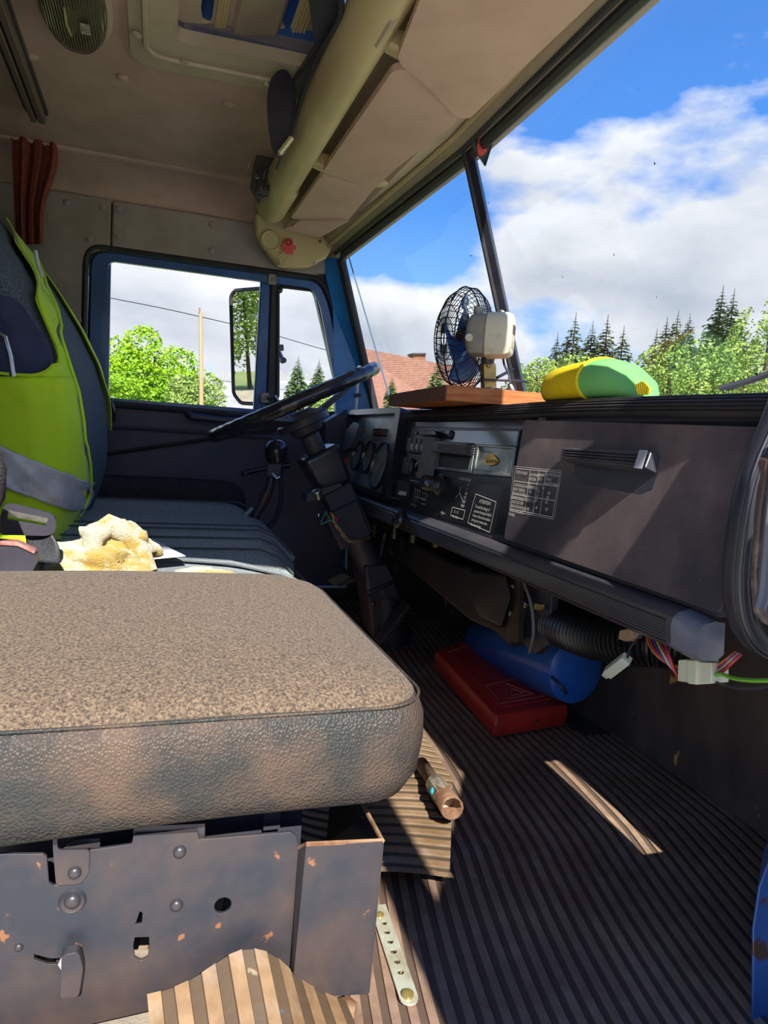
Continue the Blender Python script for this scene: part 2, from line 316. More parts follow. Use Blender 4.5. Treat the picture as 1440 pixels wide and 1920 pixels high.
# ================================================================ SETTING
def rib_mat_material(name, top, top2, low, sc=4):
    m = bpy.data.materials.new(name); m.use_nodes = True; nt = m.node_tree; b = nt.nodes['Principled BSDF']; N = nt.nodes.new; L = nt.links.new
    b.inputs['Roughness'].default_value = 0.5; b.inputs['Specular IOR Level'].default_value = 0.35
    at = N('ShaderNodeAttribute'); at.attribute_name = 'rib'
    tcn = N('ShaderNodeTexCoord'); n1 = N('ShaderNodeTexNoise'); n1.inputs['Scale'].default_value = sc; n1.inputs['Detail'].default_value = 8; n1.inputs['Roughness'].default_value = 0.7; L(tcn.outputs['Object'], n1.inputs[0])
    rp = N('ShaderNodeValToRGB'); rp.color_ramp.elements[0].position = 0.42; rp.color_ramp.elements[1].position = 0.66; rp.color_ramp.elements[0].color = top; rp.color_ramp.elements[1].color = top2; L(n1.outputs[0], rp.inputs[0])
    n2 = N('ShaderNodeTexNoise'); n2.inputs['Scale'].default_value = 45; n2.inputs['Detail'].default_value = 6; L(tcn.outputs['Object'], n2.inputs[0])
    # pale scuffs where boots have polished and dusted the rubber
    ns = N('ShaderNodeTexNoise'); ns.inputs['Scale'].default_value = sc * .8; ns.inputs['Detail'].default_value = 10; ns.inputs['Roughness'].default_value = 0.75
    mps = N('ShaderNodeMapping'); mps.inputs['Location'].default_value = (3.1, 1.7, 0); L(tcn.outputs['Object'], mps.inputs[0]); L(mps.outputs[0], ns.inputs[0])
    rs = N('ShaderNodeMapRange'); rs.inputs[1].default_value = 0.52; rs.inputs[2].default_value = 0.72; rs.inputs[3].default_value = 0; rs.inputs[4].default_value = 0.6; L(ns.outputs[0], rs.inputs[0])
    sf = N('ShaderNodeMixRGB'); L(rs.outputs[0], sf.inputs[0]); L(rp.outputs[0], sf.inputs[1]); sf.inputs[2].default_value = c_(196, 188, 184); rp = sf
    dk = N('ShaderNodeMixRGB'); dk.blend_type = 'MULTIPLY'; dk.inputs[0].default_value = 0.55; L(rp.outputs[0], dk.inputs[1]); L(n2.outputs[0], dk.inputs[2])
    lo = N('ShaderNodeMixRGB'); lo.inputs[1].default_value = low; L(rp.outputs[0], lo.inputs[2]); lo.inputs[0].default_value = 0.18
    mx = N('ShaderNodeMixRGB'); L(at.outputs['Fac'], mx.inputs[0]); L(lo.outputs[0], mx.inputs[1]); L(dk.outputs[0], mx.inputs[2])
    # old paint and chalk specks trodden into the rubber
    n3 = N('ShaderNodeTexNoise'); n3.inputs['Scale'].default_value = 26; n3.inputs['Detail'].default_value = 4; L(tcn.outputs['Object'], n3.inputs[0])
    r3 = N('ShaderNodeValToRGB'); r3.color_ramp.elements[0].position = 0.72; r3.color_ramp.elements[1].position = 0.75; L(n3.outputs[0], r3.inputs[0])
    n4 = N('ShaderNodeTexNoise'); n4.inputs['Scale'].default_value = 9; L(tcn.outputs['Object'], n4.inputs[0])
    r4 = N('ShaderNodeValToRGB'); r4.color_ramp.interpolation = 'CONSTANT'; ee = r4.color_ramp.elements
    ee[0].color = c_(70, 110, 150); ee[1].position = 0.48; ee[1].color = c_(150, 140, 120); q = ee.new(0.58); q.color = c_(160, 70, 50); L(n4.outputs[0], r4.inputs[0])
    m3 = N('ShaderNodeMixRGB'); L(r3.outputs[0], m3.inputs[0]); L(mx.outputs[0], m3.inputs[1]); L(r4.outputs[0], m3.inputs[2])
    L(m3.outputs[0], b.inputs['Base Color'])
    mr = N('ShaderNodeMapRange'); L(n1.outputs[0], mr.inputs[0]); mr.inputs[1].default_value = 0.4; mr.inputs[2].default_value = 0.7; mr.inputs[3].default_value = 0.62; mr.inputs[4].default_value = 0.38; L(mr.outputs[0], b.inputs['Roughness'])
    bp = N('ShaderNodeBump'); bp.inputs['Strength'].default_value = 0.35; bp.inputs['Distance'].default_value = 0.002; L(n2.outputs[0], bp.inputs['Height']); L(bp.outputs[0], b.inputs['Normal'])
    return m
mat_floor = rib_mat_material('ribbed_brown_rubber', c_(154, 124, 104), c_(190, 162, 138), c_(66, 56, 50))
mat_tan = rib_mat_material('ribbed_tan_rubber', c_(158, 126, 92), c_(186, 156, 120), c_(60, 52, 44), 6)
def rib_mesh(name, fn, s0, s1, pitch, nt_, mt, h=0.003, parent=None, duty=0.5, skip=None):
    ss = []; k = 0
    while s0 + k * pitch < s1:
        b = s0 + k * pitch
        ss += [(b, 1), (b + pitch * duty, 1), (b + pitch * (duty + 0.04), 0), (b + pitch * 0.96, 0)]; k += 1
    m = M(); att = []
    for s, a in ss:
        for j in range(nt_ + 1):
            p, nn = fn(s, j / nt_); m.v.append(Vector(p) + Vector(nn) * h * a); att.append(a)
    W_ = nt_ + 1
    for i in range(len(ss) - 1):
        for j in range(nt_):
            a = i * W_ + j
            if skip and skip(m.v[a]): continue
            m.f.append((a, a + W_, a + W_ + 1, a + 1))
    # validate() keeps order, so the attribute can be set afterwards
    o = obj(name, m, mt, parent, smooth=False)
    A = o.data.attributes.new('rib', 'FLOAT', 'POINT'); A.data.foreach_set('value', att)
    return o

DY, PY = 2.80, 0.65           # driver-side and passenger-side wall planes
# floor: steel pan with the ribbed rubber mat as a part
fl = M().box((0.1, 1.68, -0.03), (2.2, 2.3, 0.05))
floor = obj('floor', fl, back_dark, smooth=False); structure(floor, 'cab floor covered by a worn ribbed brown rubber mat', 'floor')
def mat_right(y):             # forward edge of the mat (cut round at the front panel)
    if y < 0.62: return 1.10
    return 1.115
def floor_fn(s, t):
    y = 0.57 + t * 2.2
    x = s + 0.20 * y - 0.10 * max(0, y - 1.0) + 0.012 * math.sin(y * 5 + s * 3)
    return (x, y, 0.003 + 0.002 * math.sin(x * 9) * math.sin(y * 7)), (0, 0, 1)
def floor_skip(p):
    if p.x > 1.11: return True
    if p.x < 0.05 and p.y < 0.6: return True
    # torn round bite where the mat lifts at the front panel
    if p.x > 1.00 + 0.35 * (p.y - 1.38) and p.y > 1.40: return True
    if (p.x - 1.07) ** 2 + (p.y - 1.40) ** 2 < 0.045 ** 2: return True
    return False
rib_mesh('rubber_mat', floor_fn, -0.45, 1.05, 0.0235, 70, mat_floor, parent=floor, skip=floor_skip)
# raised mat over the tunnel beside the passenger seat
def hump_fn(s, t):
    # s runs across the ribs (towards the viewer), t along a rib
    yb = 0.90 + s
    xr = 0.462 if yb < .92 else (0.462 + (yb - .92) * .46 if yb < 1.2 else 0.592 + (yb - 1.2) * .12)
    x = 0.20 + t * (xr - 0.20)
    y = yb + 0.16 * (1 - t) ** 1.6 - 0.015 * math.sin(t * 6)
    z = 0.018 + 0.012 * math.sin(min(1, max(0, (0.62 - x) / 0.1)) * PI / 2)
    return (x, y, z), (0, 0, 1)
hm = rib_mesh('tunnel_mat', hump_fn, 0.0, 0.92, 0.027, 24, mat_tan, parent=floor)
hm['label'] = 'raised tan ribbed mat piece'
# the folded mat in front of the seat box and the plain grey one beside it
def fold_fn(s, t):
    xa = s
    hgt = 0.075 + 0.035 * math.exp(-((xa - 0.115) / 0.05) ** 2) - 0.06 * max(0, (xa - 0.15) / 0.1)
    y = 0.56 + 0.165 * t
    z = 0.006 + hgt * (t ** 0.8)
    return (xa + 0.02 * (1 - t), y, z), (0, -0.6, 0.8)
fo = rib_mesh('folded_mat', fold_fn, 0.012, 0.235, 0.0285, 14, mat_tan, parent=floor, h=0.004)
grey_mat = mat('grey_fabric_mat', c_(150, 136, 116), 0.85, col2=c_(120, 112, 100), sc=14, bump=0.8, bsc=300, bdist=0.002)
g = M().grid(lambda a, b: Vector((-0.35 + a * 0.37, 0.55 + 0.165 * b, 0.004 + (0.048 + 0.018 * a) * b ** 0.8)), 20, 8)
obj('plain_mat', g, grey_mat, floor, label='plain grey woven mat piece')

# front panel under the dash
fp = M().box((1.135, 1.72, 0.365), (0.04, 2.16, 0.78))
fw = obj('wall_front', fp, mat('black_front_panel', c_(80, 70, 68), 0.8, col2=c_(112, 98, 92), sc=4, spk=c_(230, 176, 112), spsc=26, spthr=0.69, bump=0.5, bsc=150, bdist=0.002, vec=(1, 1, 0.45)), smooth=False)
structure(fw, 'black lower front panel with peeling tan specks', 'wall')
# rear wall and bunk side (dark behind the curtain)
bw = M().box((-1.02, 1.72, 0.75), (0.04, 2.2, 1.62))
structure(obj('wall_back', bw, back_dark, smooth=False), 'dark rear cab wall behind the seats', 'wall')

# driver-side wall: plate with the door opening
def pd(u, v, dy=0): return P(u, v, y=DY + dy)
X0, X1 = -1.0, 0.93
def wy(x, z, y=DY): return Vector((x, y, z))
door_hole = [wy(-0.25, 0.05), wy(0.80, 0.05), wy(0.78, 0.79), wy(0.66, 1.20), wy(0.62, 1.275), wy(0.56, 1.31), wy(-0.18, 1.31), wy(-0.235, 1.28), wy(-0.25, 1.22)]
a_hole = []
wl = M().plate([wy(X0, -0.02), wy(1.15, -0.02), wy(1.15, 0.79), wy(0.87, 0.80), wy(0.675, 1.385), wy(0.60, 1.50), wy(X0, 1.50)], [door_hole], (0, 0.09, 0))
wall_left = obj('wall_left', wl, back_dark, smooth=False); structure(wall_left, 'driver-side cab wall round the far door', 'wall')
# padded vinyl above and behind the door
up = M().plate([wy(-0.168, 1.30, DY - .002), wy(-0.168, 1.478, DY - .002), wy(0.46, 1.478, DY - .002), wy(0.60, 1.42, DY - .002), wy(0.655, 1.385, DY - .002), wy(0.655, 1.335, DY - .002), wy(0.58, 1.318, DY - .002), wy(0.52, 1.307, DY - .002)], [], (0, -0.02, 0))
obj('upper_padding', up, pad_vinyl, wall_left, bev=0.008)
up = M().plate([wy(-0.172, 1.30, DY - .002), wy(-0.172, 1.478, DY - .002), wy(-0.60, 1.478, DY - .002), wy(-0.60, 0.3, DY - .002), wy(-0.262, 0.3, DY - .002), wy(-0.262, 1.24, DY - .002), wy(-0.24, 1.28, DY - .002), wy(-0.2, 1.30, DY - .002)], [], (0, -0.02, 0))
obj('rear_padding', up, pad_vinyl, wall_left, bev=0.008)
for (u, v) in [(125, 380), (193, 388), (222, 392), (397, 421), (168, 449), (221, 443), (397, 470), (147, 600)]:
    q = P(u, v, y=DY - 0.022)
    obj('button', M().lathe([(0.012, 0), (0.0115, 0.003), (0.008, 0.006), (0.003, 0.0075)], q, (0, -1, 0), 16), pad_vinyl, wall_left)

# roof: headliner with a hatch opening, curving down to the side walls
HX0, HX1, HY0, HY1 = 0.02, 0.40, 0.98, 1.80     # hatch opening
RZ = 1.57
def rl(x, y, z=RZ): return Vector((x, y, z))
rp_ = M().plate([rl(-1.0, 0.66), rl(0.74, 0.66), rl(0.80, 1.72), rl(0.74, 2.60), rl(-1.0, 2.60)], [[rl(HX0, HY0), rl(HX1, HY0), rl(HX1, HY1), rl(HX0, HY1)]], (0, 0, 0.05))
ceiling = obj('ceiling', rp_, ceil_m, smooth=False); structure(ceiling, 'brown vinyl cab headliner with the hatch opening', 'ceiling')
def cove(a, b):
    x = -1.0 + 1.75 * a; an = b * PI / 2
    return Vector((x, 2.60 + 0.20 * math.sin(an), RZ - 0.098 * (1 - math.cos(an)) + 0.004 * math.sin(x * 14) * b))
obj('roof_cove', M().grid(cove, 40, 10), ceil_m, ceiling, sol=0.01)
obj('roof_cove', M().grid(lambda a, b: Vector((-1.0 + 1.75 * a, 0.66 - 0.05 * b, RZ - 0.11 * b * b)), 10, 6), ceil_m, ceiling, sol=0.01)
for (u, v) in [(60, 105), (230, 145), (428, 194)]:
    q = P(u, v, z=RZ - 0.001)
    obj('button', M().lathe([(0.015, 0), (0.0145, 0.003), (0.010, 0.007), (0.004, 0.009)], q, (0, 0, -1), 16), ceil_m, ceiling)

# passenger side: posts and header round the open doorway
pw = M()
pw.box((-0.69, 0.66, 0.72), (0.66, 0.06, 1.66)); pw.box((0.14, 0.66, 1.44), (1.04, 0.06, 0.16)); pw.box((1.02, 0.66, 0.36), (0.30, 0.06, 0.84))
wr = obj('wall_right', pw, blue_m, smooth=False, bev=0.01); structure(wr, 'blue passenger-side cab wall round the open doorway', 'wall')

# windshield frame, two panes in a shallow V with a black divider bar
TL, BL = Vector((0.664, 2.70, 1.384)), Vector((0.848, 2.70, 0.800))
TC, BC = Vector((0.741, 1.70, 1.427)), Vector((0.966, 1.70, 0.788))
TR, BR = Vector((0.664, 0.68, 1.384)), Vector((0.852, 0.68, 0.788))
win1 = obj('window_1', M().prism([TL + Vector((0, .03, 0)), TC, BC, BL + Vector((0, .03, 0))], (0.004, 0, 0.001)), glass, smooth=False); structure(win1, 'driver-side windshield pane left of the divider bar', 'window')
win2 = obj('window_2', M().prism([TC, TR, BR, BC], (0.004, 0, 0.001)), glass, smooth=False); structure(win2, 'passenger-side windshield pane right of the divider bar', 'window')
fr = M()
path = [BC, BL, BL.lerp(TL, .96), TL + Vector((0, -.03, 0)), TC, TR + Vector((0, .03, 0)), BR.lerp(TR, .96), BR]
fr.tube([p for p in path], 0.014, 8, closed=True)
seal = obj('windshield_seal', fr, blk_rub, win1, label='black rubber windshield seal')
dv = M().tube([TC.lerp(BC, -0.01) + Vector((-.004, 0, 0)), BC + Vector((-.004, 0, 0))], 0.0165, 4)
dv2 = obj('divider_bar', dv, blk_gloss, win1, smooth=False, bev=0.002)
obj('divider_lip', M().tube([TC + Vector((-.022, 0, 0)), BC + Vector((-.022, 0, 0))], 0.006, 8), blk_rub, win1)
# header between roof liner and windshield
hd = M()
def head_sec(p, dx=0):
    return [p + Vector((0.03, 0, 0.0)), p + Vector((0.03, 0, 0.15)), p + Vector((-0.10, 0, 0.17)), p + Vector((-0.075, 0, 0.045)), p + Vector((-0.045, 0, 0.030)), p + Vector((-0.030, 0, 0.014)), p + Vector((-0.012, 0, 0.008))]
hd.loft([head_sec(TR + Vector((0, -.04, 0))), head_sec(TC), head_sec(TL + Vector((0, .1, 0)))])
hdr = obj('trim_1', hd, beige2_m); structure(hdr, 'grey-beige header trim along the top of the windshield', 'trim')
obj('header_groove', M().tube([TR + Vector((-.052, 0, 0.030)), TC + Vector((-.052, 0, 0.030)), TL + Vector((-.052, 0, 0.030))], 0.0075, 6), beige_m, hdr)
obj('header_groove', M().tube([TR + Vector((-.026, 0, 0.008)), TC + Vector((-.026, 0, 0.008)), TL + Vector((-.026, 0, 0.008))], 0.007, 6), blk_rub, hdr)
# cowl outside under the windshield closes the front
cw = M().loft([[Vector((0.86, y, 0.66)), Vector((1.16, y, 0.66)), Vector((1.16, y, 0.77)), Vector((0.9 + .08 * (1 - abs(y - 1.7)), y, 0.79)), Vector((0.86, y, 0.785))] for y in (0.62, 1.7, 2.86)])
structure(obj('trim_2', cw, blk, smooth=False), 'black cowl under the windshield', 'trim')
# A-pillar on the driver's side: dark seal, blue strip with the daylight on it painted into its colour, dark windshield frame
pl = M().loft([[BL + Vector(q) for q in ((-.008, .02, -.05), (-.008, .02, 0.0), (.05, .12, 0), (.05, .12, -.05))], [TL + Vector(q) for q in ((-.008, .02, -.05), (-.008, .02, 0.03), (.05, .12, .03), (.05, .12, -.05))]])
trim3 = obj('trim_3', M().prism([wy(0.700, 0.74, DY - .03), wy(0.845, 0.74, DY - .05), wy(0.845, 0.80, DY - .07), wy(0.665, 1.385, DY - .07), wy(0.618, 1.385, DY - .03), wy(0.625, 1.31, DY - .03), wy(0.66, 1.20, DY - .03)], (0, 0.035, 0)), blue_l, smooth=False); structure(trim3, 'blue windshield pillar beside the driver door, daylight painted into its colour', 'trim')
tA = [wy(0.842, 0.78, DY - .085), wy(0.653, 1.375, DY - .085)]
obj('pillar_seal', M().tube([tA[0] + Vector((.012, 0, 0)), tA[1] + Vector((.012, 0, 0))], 0.016, 6), blk_rub, trim3)

# ---------------------------------------------------------------- driver's door
door = thing('door_1', 'dark blue driver door with open view through its window and black inner panel', 'door', (0.25, 2.82, 0.05)); door['kind'] = 'structure'
outer = [wy(-0.245, 0.06), wy(0.79, 0.06), wy(0.775, 0.79), wy(0.657, 1.20), wy(0.628, 1.262), wy(0.58, 1.302), wy(-0.18, 1.302), wy(-0.225, 1.28), wy(-0.242, 1.22)]
def rr(pts, r=0.02, n=4):                              # round the corners of a planar polygon
    o = []; m = len(pts)
    for i in range(m):
        p = pts[i]; a = (pts[i - 1] - p); b = (pts[(i + 1) % m] - p); ra = min(r, a.length / 2.2, b.length / 2.2)
        A = p + a.normalized() * ra; B = p + b.normalized() * ra
        for k in range(n + 1):
            t = k / n; o.append(A * (1 - t) ** 2 + p * 2 * t * (1 - t) + B * t * t)
    return o
winA = rr([pd(203, 752), pd(476, 774), pd(490, 526), pd(208, 487)], 0.006)
winB = rr([pd(519, 778), pd(646, 792), pd(640, 765), pd(588, 541), pd(524, 534)], 0.03)
obj('door_frame', M().plate(outer, [winA, winB], (0, 0.035, 0)), blue_m, door, bev=0.004)
# raised blue surround of the window
sur_o = rr([wy(-0.240, 0.77, DY - .012), wy(-0.240, 1.295, DY - .012), wy(0.60, 1.295, DY - .012), wy(0.645, 1.22, DY - .012), wy(0.770, 0.77, DY - .012)], 0.06, 6)
sur_i = rr([wy(-0.178, 0.755, DY - .012), wy(-0.178, 1.262, DY - .012), wy(0.572, 1.262, DY - .012), wy(0.605, 1.21, DY - .012), wy(0.728, 0.755, DY - .012)], 0.03, 6)
bmk = M().loft([sur_o, [p + Vector((0, -.018, 0)) + (Vector((.2, DY, 1.0)) - p) * 0.02 for p in sur_o], [p + Vector((0, -.018, 0)) for p in sur_i], sur_i], cap=False)
obj('window_surround', bmk, blue_m, door)
so2 = rr([wy(-0.252, 0.55, DY - .02), wy(-0.252, 1.308, DY - .02), wy(0.607, 1.308, DY - .02), wy(0.656, 1.22, DY - .02), wy(0.782, 0.77, DY - .02)], 0.06, 6)
obj('door_seal', M().tube(so2, 0.009, 6, closed=True), blk_rub, door)
# post between the drop window and the quarter window
pa, pb = pd(505, 528), pd(496, 776)
po = M().prism([pd(489, 524, -.01), pd(508, 527, -.01), pd(499, 777, -.01), pd(475, 775, -.01)], (0, 0.03, 0))
obj('window_post', po, blue_m, door, bev=0.005)
po = M().prism([pd(508, 530, -.016), pd(524, 532, -.016), pd(517, 778, -.016), pd(499, 777, -.016)], (0, 0.03, 0))
obj('quarter_seal', po, blk_rub, door, bev=0.006)
qs = rr([pd(521, 536, -.014), pd(596, 545, -.014), pd(640, 700, -.014), pd(648, 775, -.014), pd(519, 777, -.014)], 0.03)
obj('quarter_seal', M().tube(qs, 0.008, 6, closed=True), blk_rub, door)
# panes: drop window lowered two thirds, closed quarter window
obj('drop_pane', M().prism([pd(203, 760, .012), pd(478, 782, .012), pd(480, 716, .012), pd(203, 693, .012)], (0, 0.004, 0)), glass2, door, smooth=False, label='lowered glass pane')
obj('quarter_pane', M().prism(rr([pd(519, 778, .012), pd(648, 792, .012), pd(590, 541, .012), pd(524, 534, .012)], .01), (0, 0.004, 0)), glass2, door, smooth=False)
# inner panel, pressed recess, ledge, grab bar and crank
ip = M().prism(rr([wy(-0.235, 0.07, DY - .012), wy(0.765, 0.07, DY - .012), wy(0.765, 0.755, DY - .012), wy(-0.235, 0.762, DY - .012)], .02), (0, 0.02, 0))
obj('inner_panel', ip, door_blk, door, bev=0.004)
rec = rr([wy(-0.17, 0.20, DY - .02), wy(0.46, 0.30, DY - .02), wy(0.50, 0.40, DY - .02), wy(0.47, 0.67, DY - .02), wy(-0.17, 0.67, DY - .02)], .05, 6)
obj('panel_pressing', M().tube(rec, 0.009, 6, closed=True), door_blk, door)
obj('window_ledge', M().tube([wy(-0.20, 0.755, DY - .022), wy(0.755, 0.745, DY - .022)], 0.014, 8), blk, door)
gb = [P(352, 776, y=DY - .03), P(360, 782, y=DY - .06), P(420, 788, y=DY - .075), P(480, 790, y=DY - .06), P(495, 788, y=DY - .03)]
obj('grab_bar', M().tube(gb, [0.014, .016, .013, .013, .012], 8), blk, door)
obj('door_release', M().tube([P(190, 745, y=DY - .02), P(208, 752, y=DY - .05), P(213, 770, y=DY - .06), P(212, 790, y=DY - .05)], [.012, .012, .010, .008], 8), blk_gloss, door)
cr0 = P(540, 872, y=DY - .03)
ck = obj('window_crank', M().tube([cr0 + Vector((0, 0.01, 0)), cr0 + Vector((0, -.03, 0)), P(500, 878, y=DY - .07), P(462, 886, y=DY - .08)], [.014, .012, .008, .010], 8), blk_gloss, door)
obj('crank_knob', M().lathe([(0.011, 0), (0.013, .01), (.012, .03), (.006, .035)], P(458, 887, y=DY - .08), (0, -1, 0), 14), blk, ck)
# latches of the quarter window
for (u, v) in ((510, 524), (497, 746)):
    q = P(u, v, y=DY - .03)
    lt = obj('window_latch', M().box(q, (0.032, 0.012, 0.042)), mat('aged_latch_steel', c_(150, 146, 132), 0.4, metal=0.5, col2=c_(110, 104, 94), sc=60) if v < 600 else bpy.data.materials['aged_latch_steel'], door, bev=0.003)
    if v < 600: obj('latch_knob', M().lathe([(.004, 0), (.011, .004), (.011, .012), (.004, .016)], P(524, 545, y=DY - .05), (0, -1, 0), 14), blk_gloss, lt)
    else: obj('latch_lever', M().tube([q + Vector((.01, -.01, 0)), q + Vector((.035, -.03, .008)), q + Vector((.05, -.03, -.012))], [.009, .007, .006], 8), steel, lt)

# ---------------------------------------------------------------- passenger door, swung wide open outside the doorway
pdoor = thing('door_2', 'open blue passenger door swung out beside the doorway', 'door', (0.745, 0.60, -0.1)); pdoor['kind'] = 'structure'
H = Vector((0.80, 0.60, 0)); Dd = Vector((-0.5, -0.866, 0)); LEN = 0.95
def dd(s, z): return H + Dd * s + Vector((0, 0, z))
thk = Vector((0.866, -0.5, 0)) * 0.045
obj('door_shell', M().plate([dd(0.02, -0.12), dd(LEN, -0.12), dd(LEN, 1.24), dd(0.20, 1.24), dd(0.02, 0.80)], [[dd(0.10, 0.835), dd(LEN - .07, 0.835), dd(LEN - .07, 1.17), dd(0.25, 1.17)]], thk), blue_m, pdoor, smooth=False)
obj('door_pane', M().prism([dd(0.09, 0.825) + thk * .5, dd(LEN - .06, 0.825) + thk * .5, dd(LEN - .06, 1.18) + thk * .5, dd(0.24, 1.18) + thk * .5], thk * 0.1), glass2, pdoor, smooth=False)
obj('quarter_post', M().prism([dd(0.35, 0.85), dd(0.38, 0.85), dd(0.40, 1.19), dd(0.37, 1.19)], thk), blk_rub, pdoor, smooth=False)
# blue sill corner at the foot of the doorway and the ribbed rubber edging above it
sill = M().loft([[Vector((0.718 + a, 0.60, z)), Vector((0.86 + a, 0.60, z)), Vector((0.90 + a, 0.66, z)), Vector((0.790 + a, 0.66, z))] for a, z in ((0.022, -0.1), (0.016, 0.02), (-0.001, 0.13), (0.0, 0.185), (0.012, 0.225), (0.03, 0.235))])
sl = obj('trim_4', sill, mat('chipped_blue_paint', c_(50, 96, 168), 0.4, col2=c_(42, 84, 150), sc=6, spk=c_(80, 58, 50), spsc=16, spthr=0.66), bev=0.004); structure(sl, 'chipped blue foot of the doorway post at the lower right', 'trim')
def smooth_path(p, n=4):
    o = []
    for i in range(len(p) - 1):
        p0, p1, p2, p3 = p[max(i - 1, 0)], p[i], p[i + 1], p[min(i + 2, len(p) - 1)]
        for k in range(n):
            t = k / n; o.append(.5 * ((2 * p1) + (p2 - p0) * t + (2 * p0 - 5 * p1 + 4 * p2 - p3) * t * t + (3 * p1 - p0 - 3 * p2 + p3) * t ** 3))
    return o + [p[-1]]
# ================================================================ OVERHEAD
con = thing('overhead_console', 'olive-beige overhead console with rolled edge and beige pads above windshield', 'console', (0.45, 1.7, 1.45))
def sec(y, pts, s=1.0): return [Vector((x, y, z)) for x, z in pts]
tubeprof = [(x + .014, z) for x, z in [(.335, 1.560), (.318, 1.545), (.306, 1.520), (.303, 1.490), (.312, 1.458), (.330, 1.440), (.352, 1.434), (.374, 1.440), (.390, 1.452), (.400, 1.470), (.404, 1.485), (.404, 1.560)]]
def tp(dy, sc=1.0): return tubeprof
obj('rolled_edge', M().loft([sec(y, tubeprof) for y in (0.70, 1.2, 1.7, 2.2, 2.60)]), beige_m, con)
# step collar at the far end of the roll
big = [(x + (x - .352) * .10, z + (z - 1.5) * .10) for x, z in tubeprof]
obj('roll_collar', M().loft([sec(y, big if 2.30 < y < 2.60 else tubeprof) for y in (2.29, 2.31, 2.58, 2.60)]), beige_m, con)
obj('console_shell', M().loft([sec(y, [(.412, 1.56), (.412, 1.535), (.455, 1.530), (.480, 1.480), (.600, 1.462), (.625, 1.440), (.655, 1.448), (.70, 1.47), (.70, 1.56)]) for y in (0.70, 1.7, 2.66)]), beige2_m, con)
# cross ridges between the pad bays
for y in (1.385, 2.045):
    obj('bay_rib', M().loft([[Vector((x, y + s * .018, z)) for x, z in ((.40, 1.49), (.40, 1.452), (.45, 1.440), (.60, 1.432), (.63, 1.436), (.63, 1.49))] for s in (-1, -.4, .4, 1)]), beige_m, con, bev=0.008)
def pad(name, uvs, z, th=0.016, r=0.02, m_=visor_m):
    pts = [P(u, v, z=z) for u, v in uvs]
    pts = rr(pts, r, 5); c = sum(pts, Vector()) / len(pts)
    pts = [Vector((p.x, p.y, z - (p.x - .5) * 0.06)) for p in pts]
    return obj(name, M().prism(pts, (0, 0, th)), m_, con, bev=0.006, seg=3)
pad('large_pad', [(742, 120), (790, 0), (860, -175), (1275, -175), (1105, 0), (880, 216), (855, 214), (800, 160)], 1.424, r=.03)
pad('middle_pad', [(605, 325), (700, 352), (745, 310), (858, 222), (810, 158), (765, 132), (735, 138)], 1.434, r=.012)
pad('small_pad', [(545, 412), (600, 335), (702, 350), (655, 408), (600, 414)], 1.434, r=.012)
pad('small_pad', [(530, 433), (560, 417), (655, 411), (600, 444)], 1.426, r=.01)
# end cap against the far wall with a round boss
cap = [P(u, v, y=2.70) for u, v in ((478, 400), (480, 440), (492, 460), (505, 478), (520, 496), (545, 503), (580, 501), (612, 484), (630, 455), (634, 420), (600, 380), (530, 380))]
obj('end_cap', M().prism(cap, (0, 0.05, 0)), beige_m, con, bev=0.012, seg=3)
obj('cap_boss', M().lathe([(0.040, 0), (0.040, .006), (0.034, .012), (0.030, .008), (0.0, .008)], P(507, 452, y=2.70), (0, -1, 0), 28, cap=False), beige_m, con)
for (u, v) in ((600, 453), (589, 494)):
    obj('screw', M().lathe([(.005, 0), (.005, .003), (.002, .005)], P(u, v, y=2.695), (0, -1, 0), 10), steel if v > 480 else blk, con)
obj('roll_badge', M().prism(rr([Vector((.372, 1.26, 1.436)), Vector((.372, 1.36, 1.436)), Vector((.398, 1.36, 1.456)), Vector((.398, 1.26, 1.456))], .01), (.004, 0, -.004)), beige2_m, con)

# charms stuck on the end cap
q = P(541, 462, y=2.685)
ch = thing('pink_charm', 'pink-red plastic hooded charm on the far end of the overhead console', 'charm', q)
pk = M(); shape = [(-.020, .012), (-.013, .026), (0, .032), (.013, .026), (.018, .010), (.030, .004), (.028, -.008), (.018, -.004), (.020, -.028), (.006, -.024), (-.008, -.030), (-.018, -.026), (-.016, -.006), (-.028, -.012), (-.026, .002)]
obj('body', M().prism([q + Vector((a, 0, b)) for a, b in shape], (0, .006, 0)), pink_m, ch, bev=.002)
obj('face_opening', M().tube([q + Vector((.009 * math.cos(t), -.002, .014 + .010 * math.sin(t))) for t in [k * PI / 6 for k in range(12)]], .0018, 6, closed=True), mat('dark_red_plastic', c_(130, 30, 40), .4), ch)
q = P(531, 487, y=2.685)
lo = [(0.016 * math.cos(t) * (1 + .4 * math.sin(3 * t)), .022 * math.sin(t) * (1 + .25 * math.cos(4 * t))) for t in [k * 2 * PI / 40 for k in range(40)]]
c2 = thing('cream_charm', 'pale cream openwork charm just below the pink one', 'charm', q)
obj('outline', M().tube([q + Vector((a, 0, b)) for a, b in lo], .0022, 6, closed=True), cream_m, c2)
obj('inner_loops', M().tube([q + Vector((a * .55, 0.001, b * .7 - .003)) for a, b in lo], .002, 6, closed=True), cream_m, c2)
obj('base_bar', M().tube([q + Vector((-.020, 0, -.024)), q + Vector((0, 0, -.027)), q + Vector((.020, 0, -.022))], .003, 6), cream_m, c2)

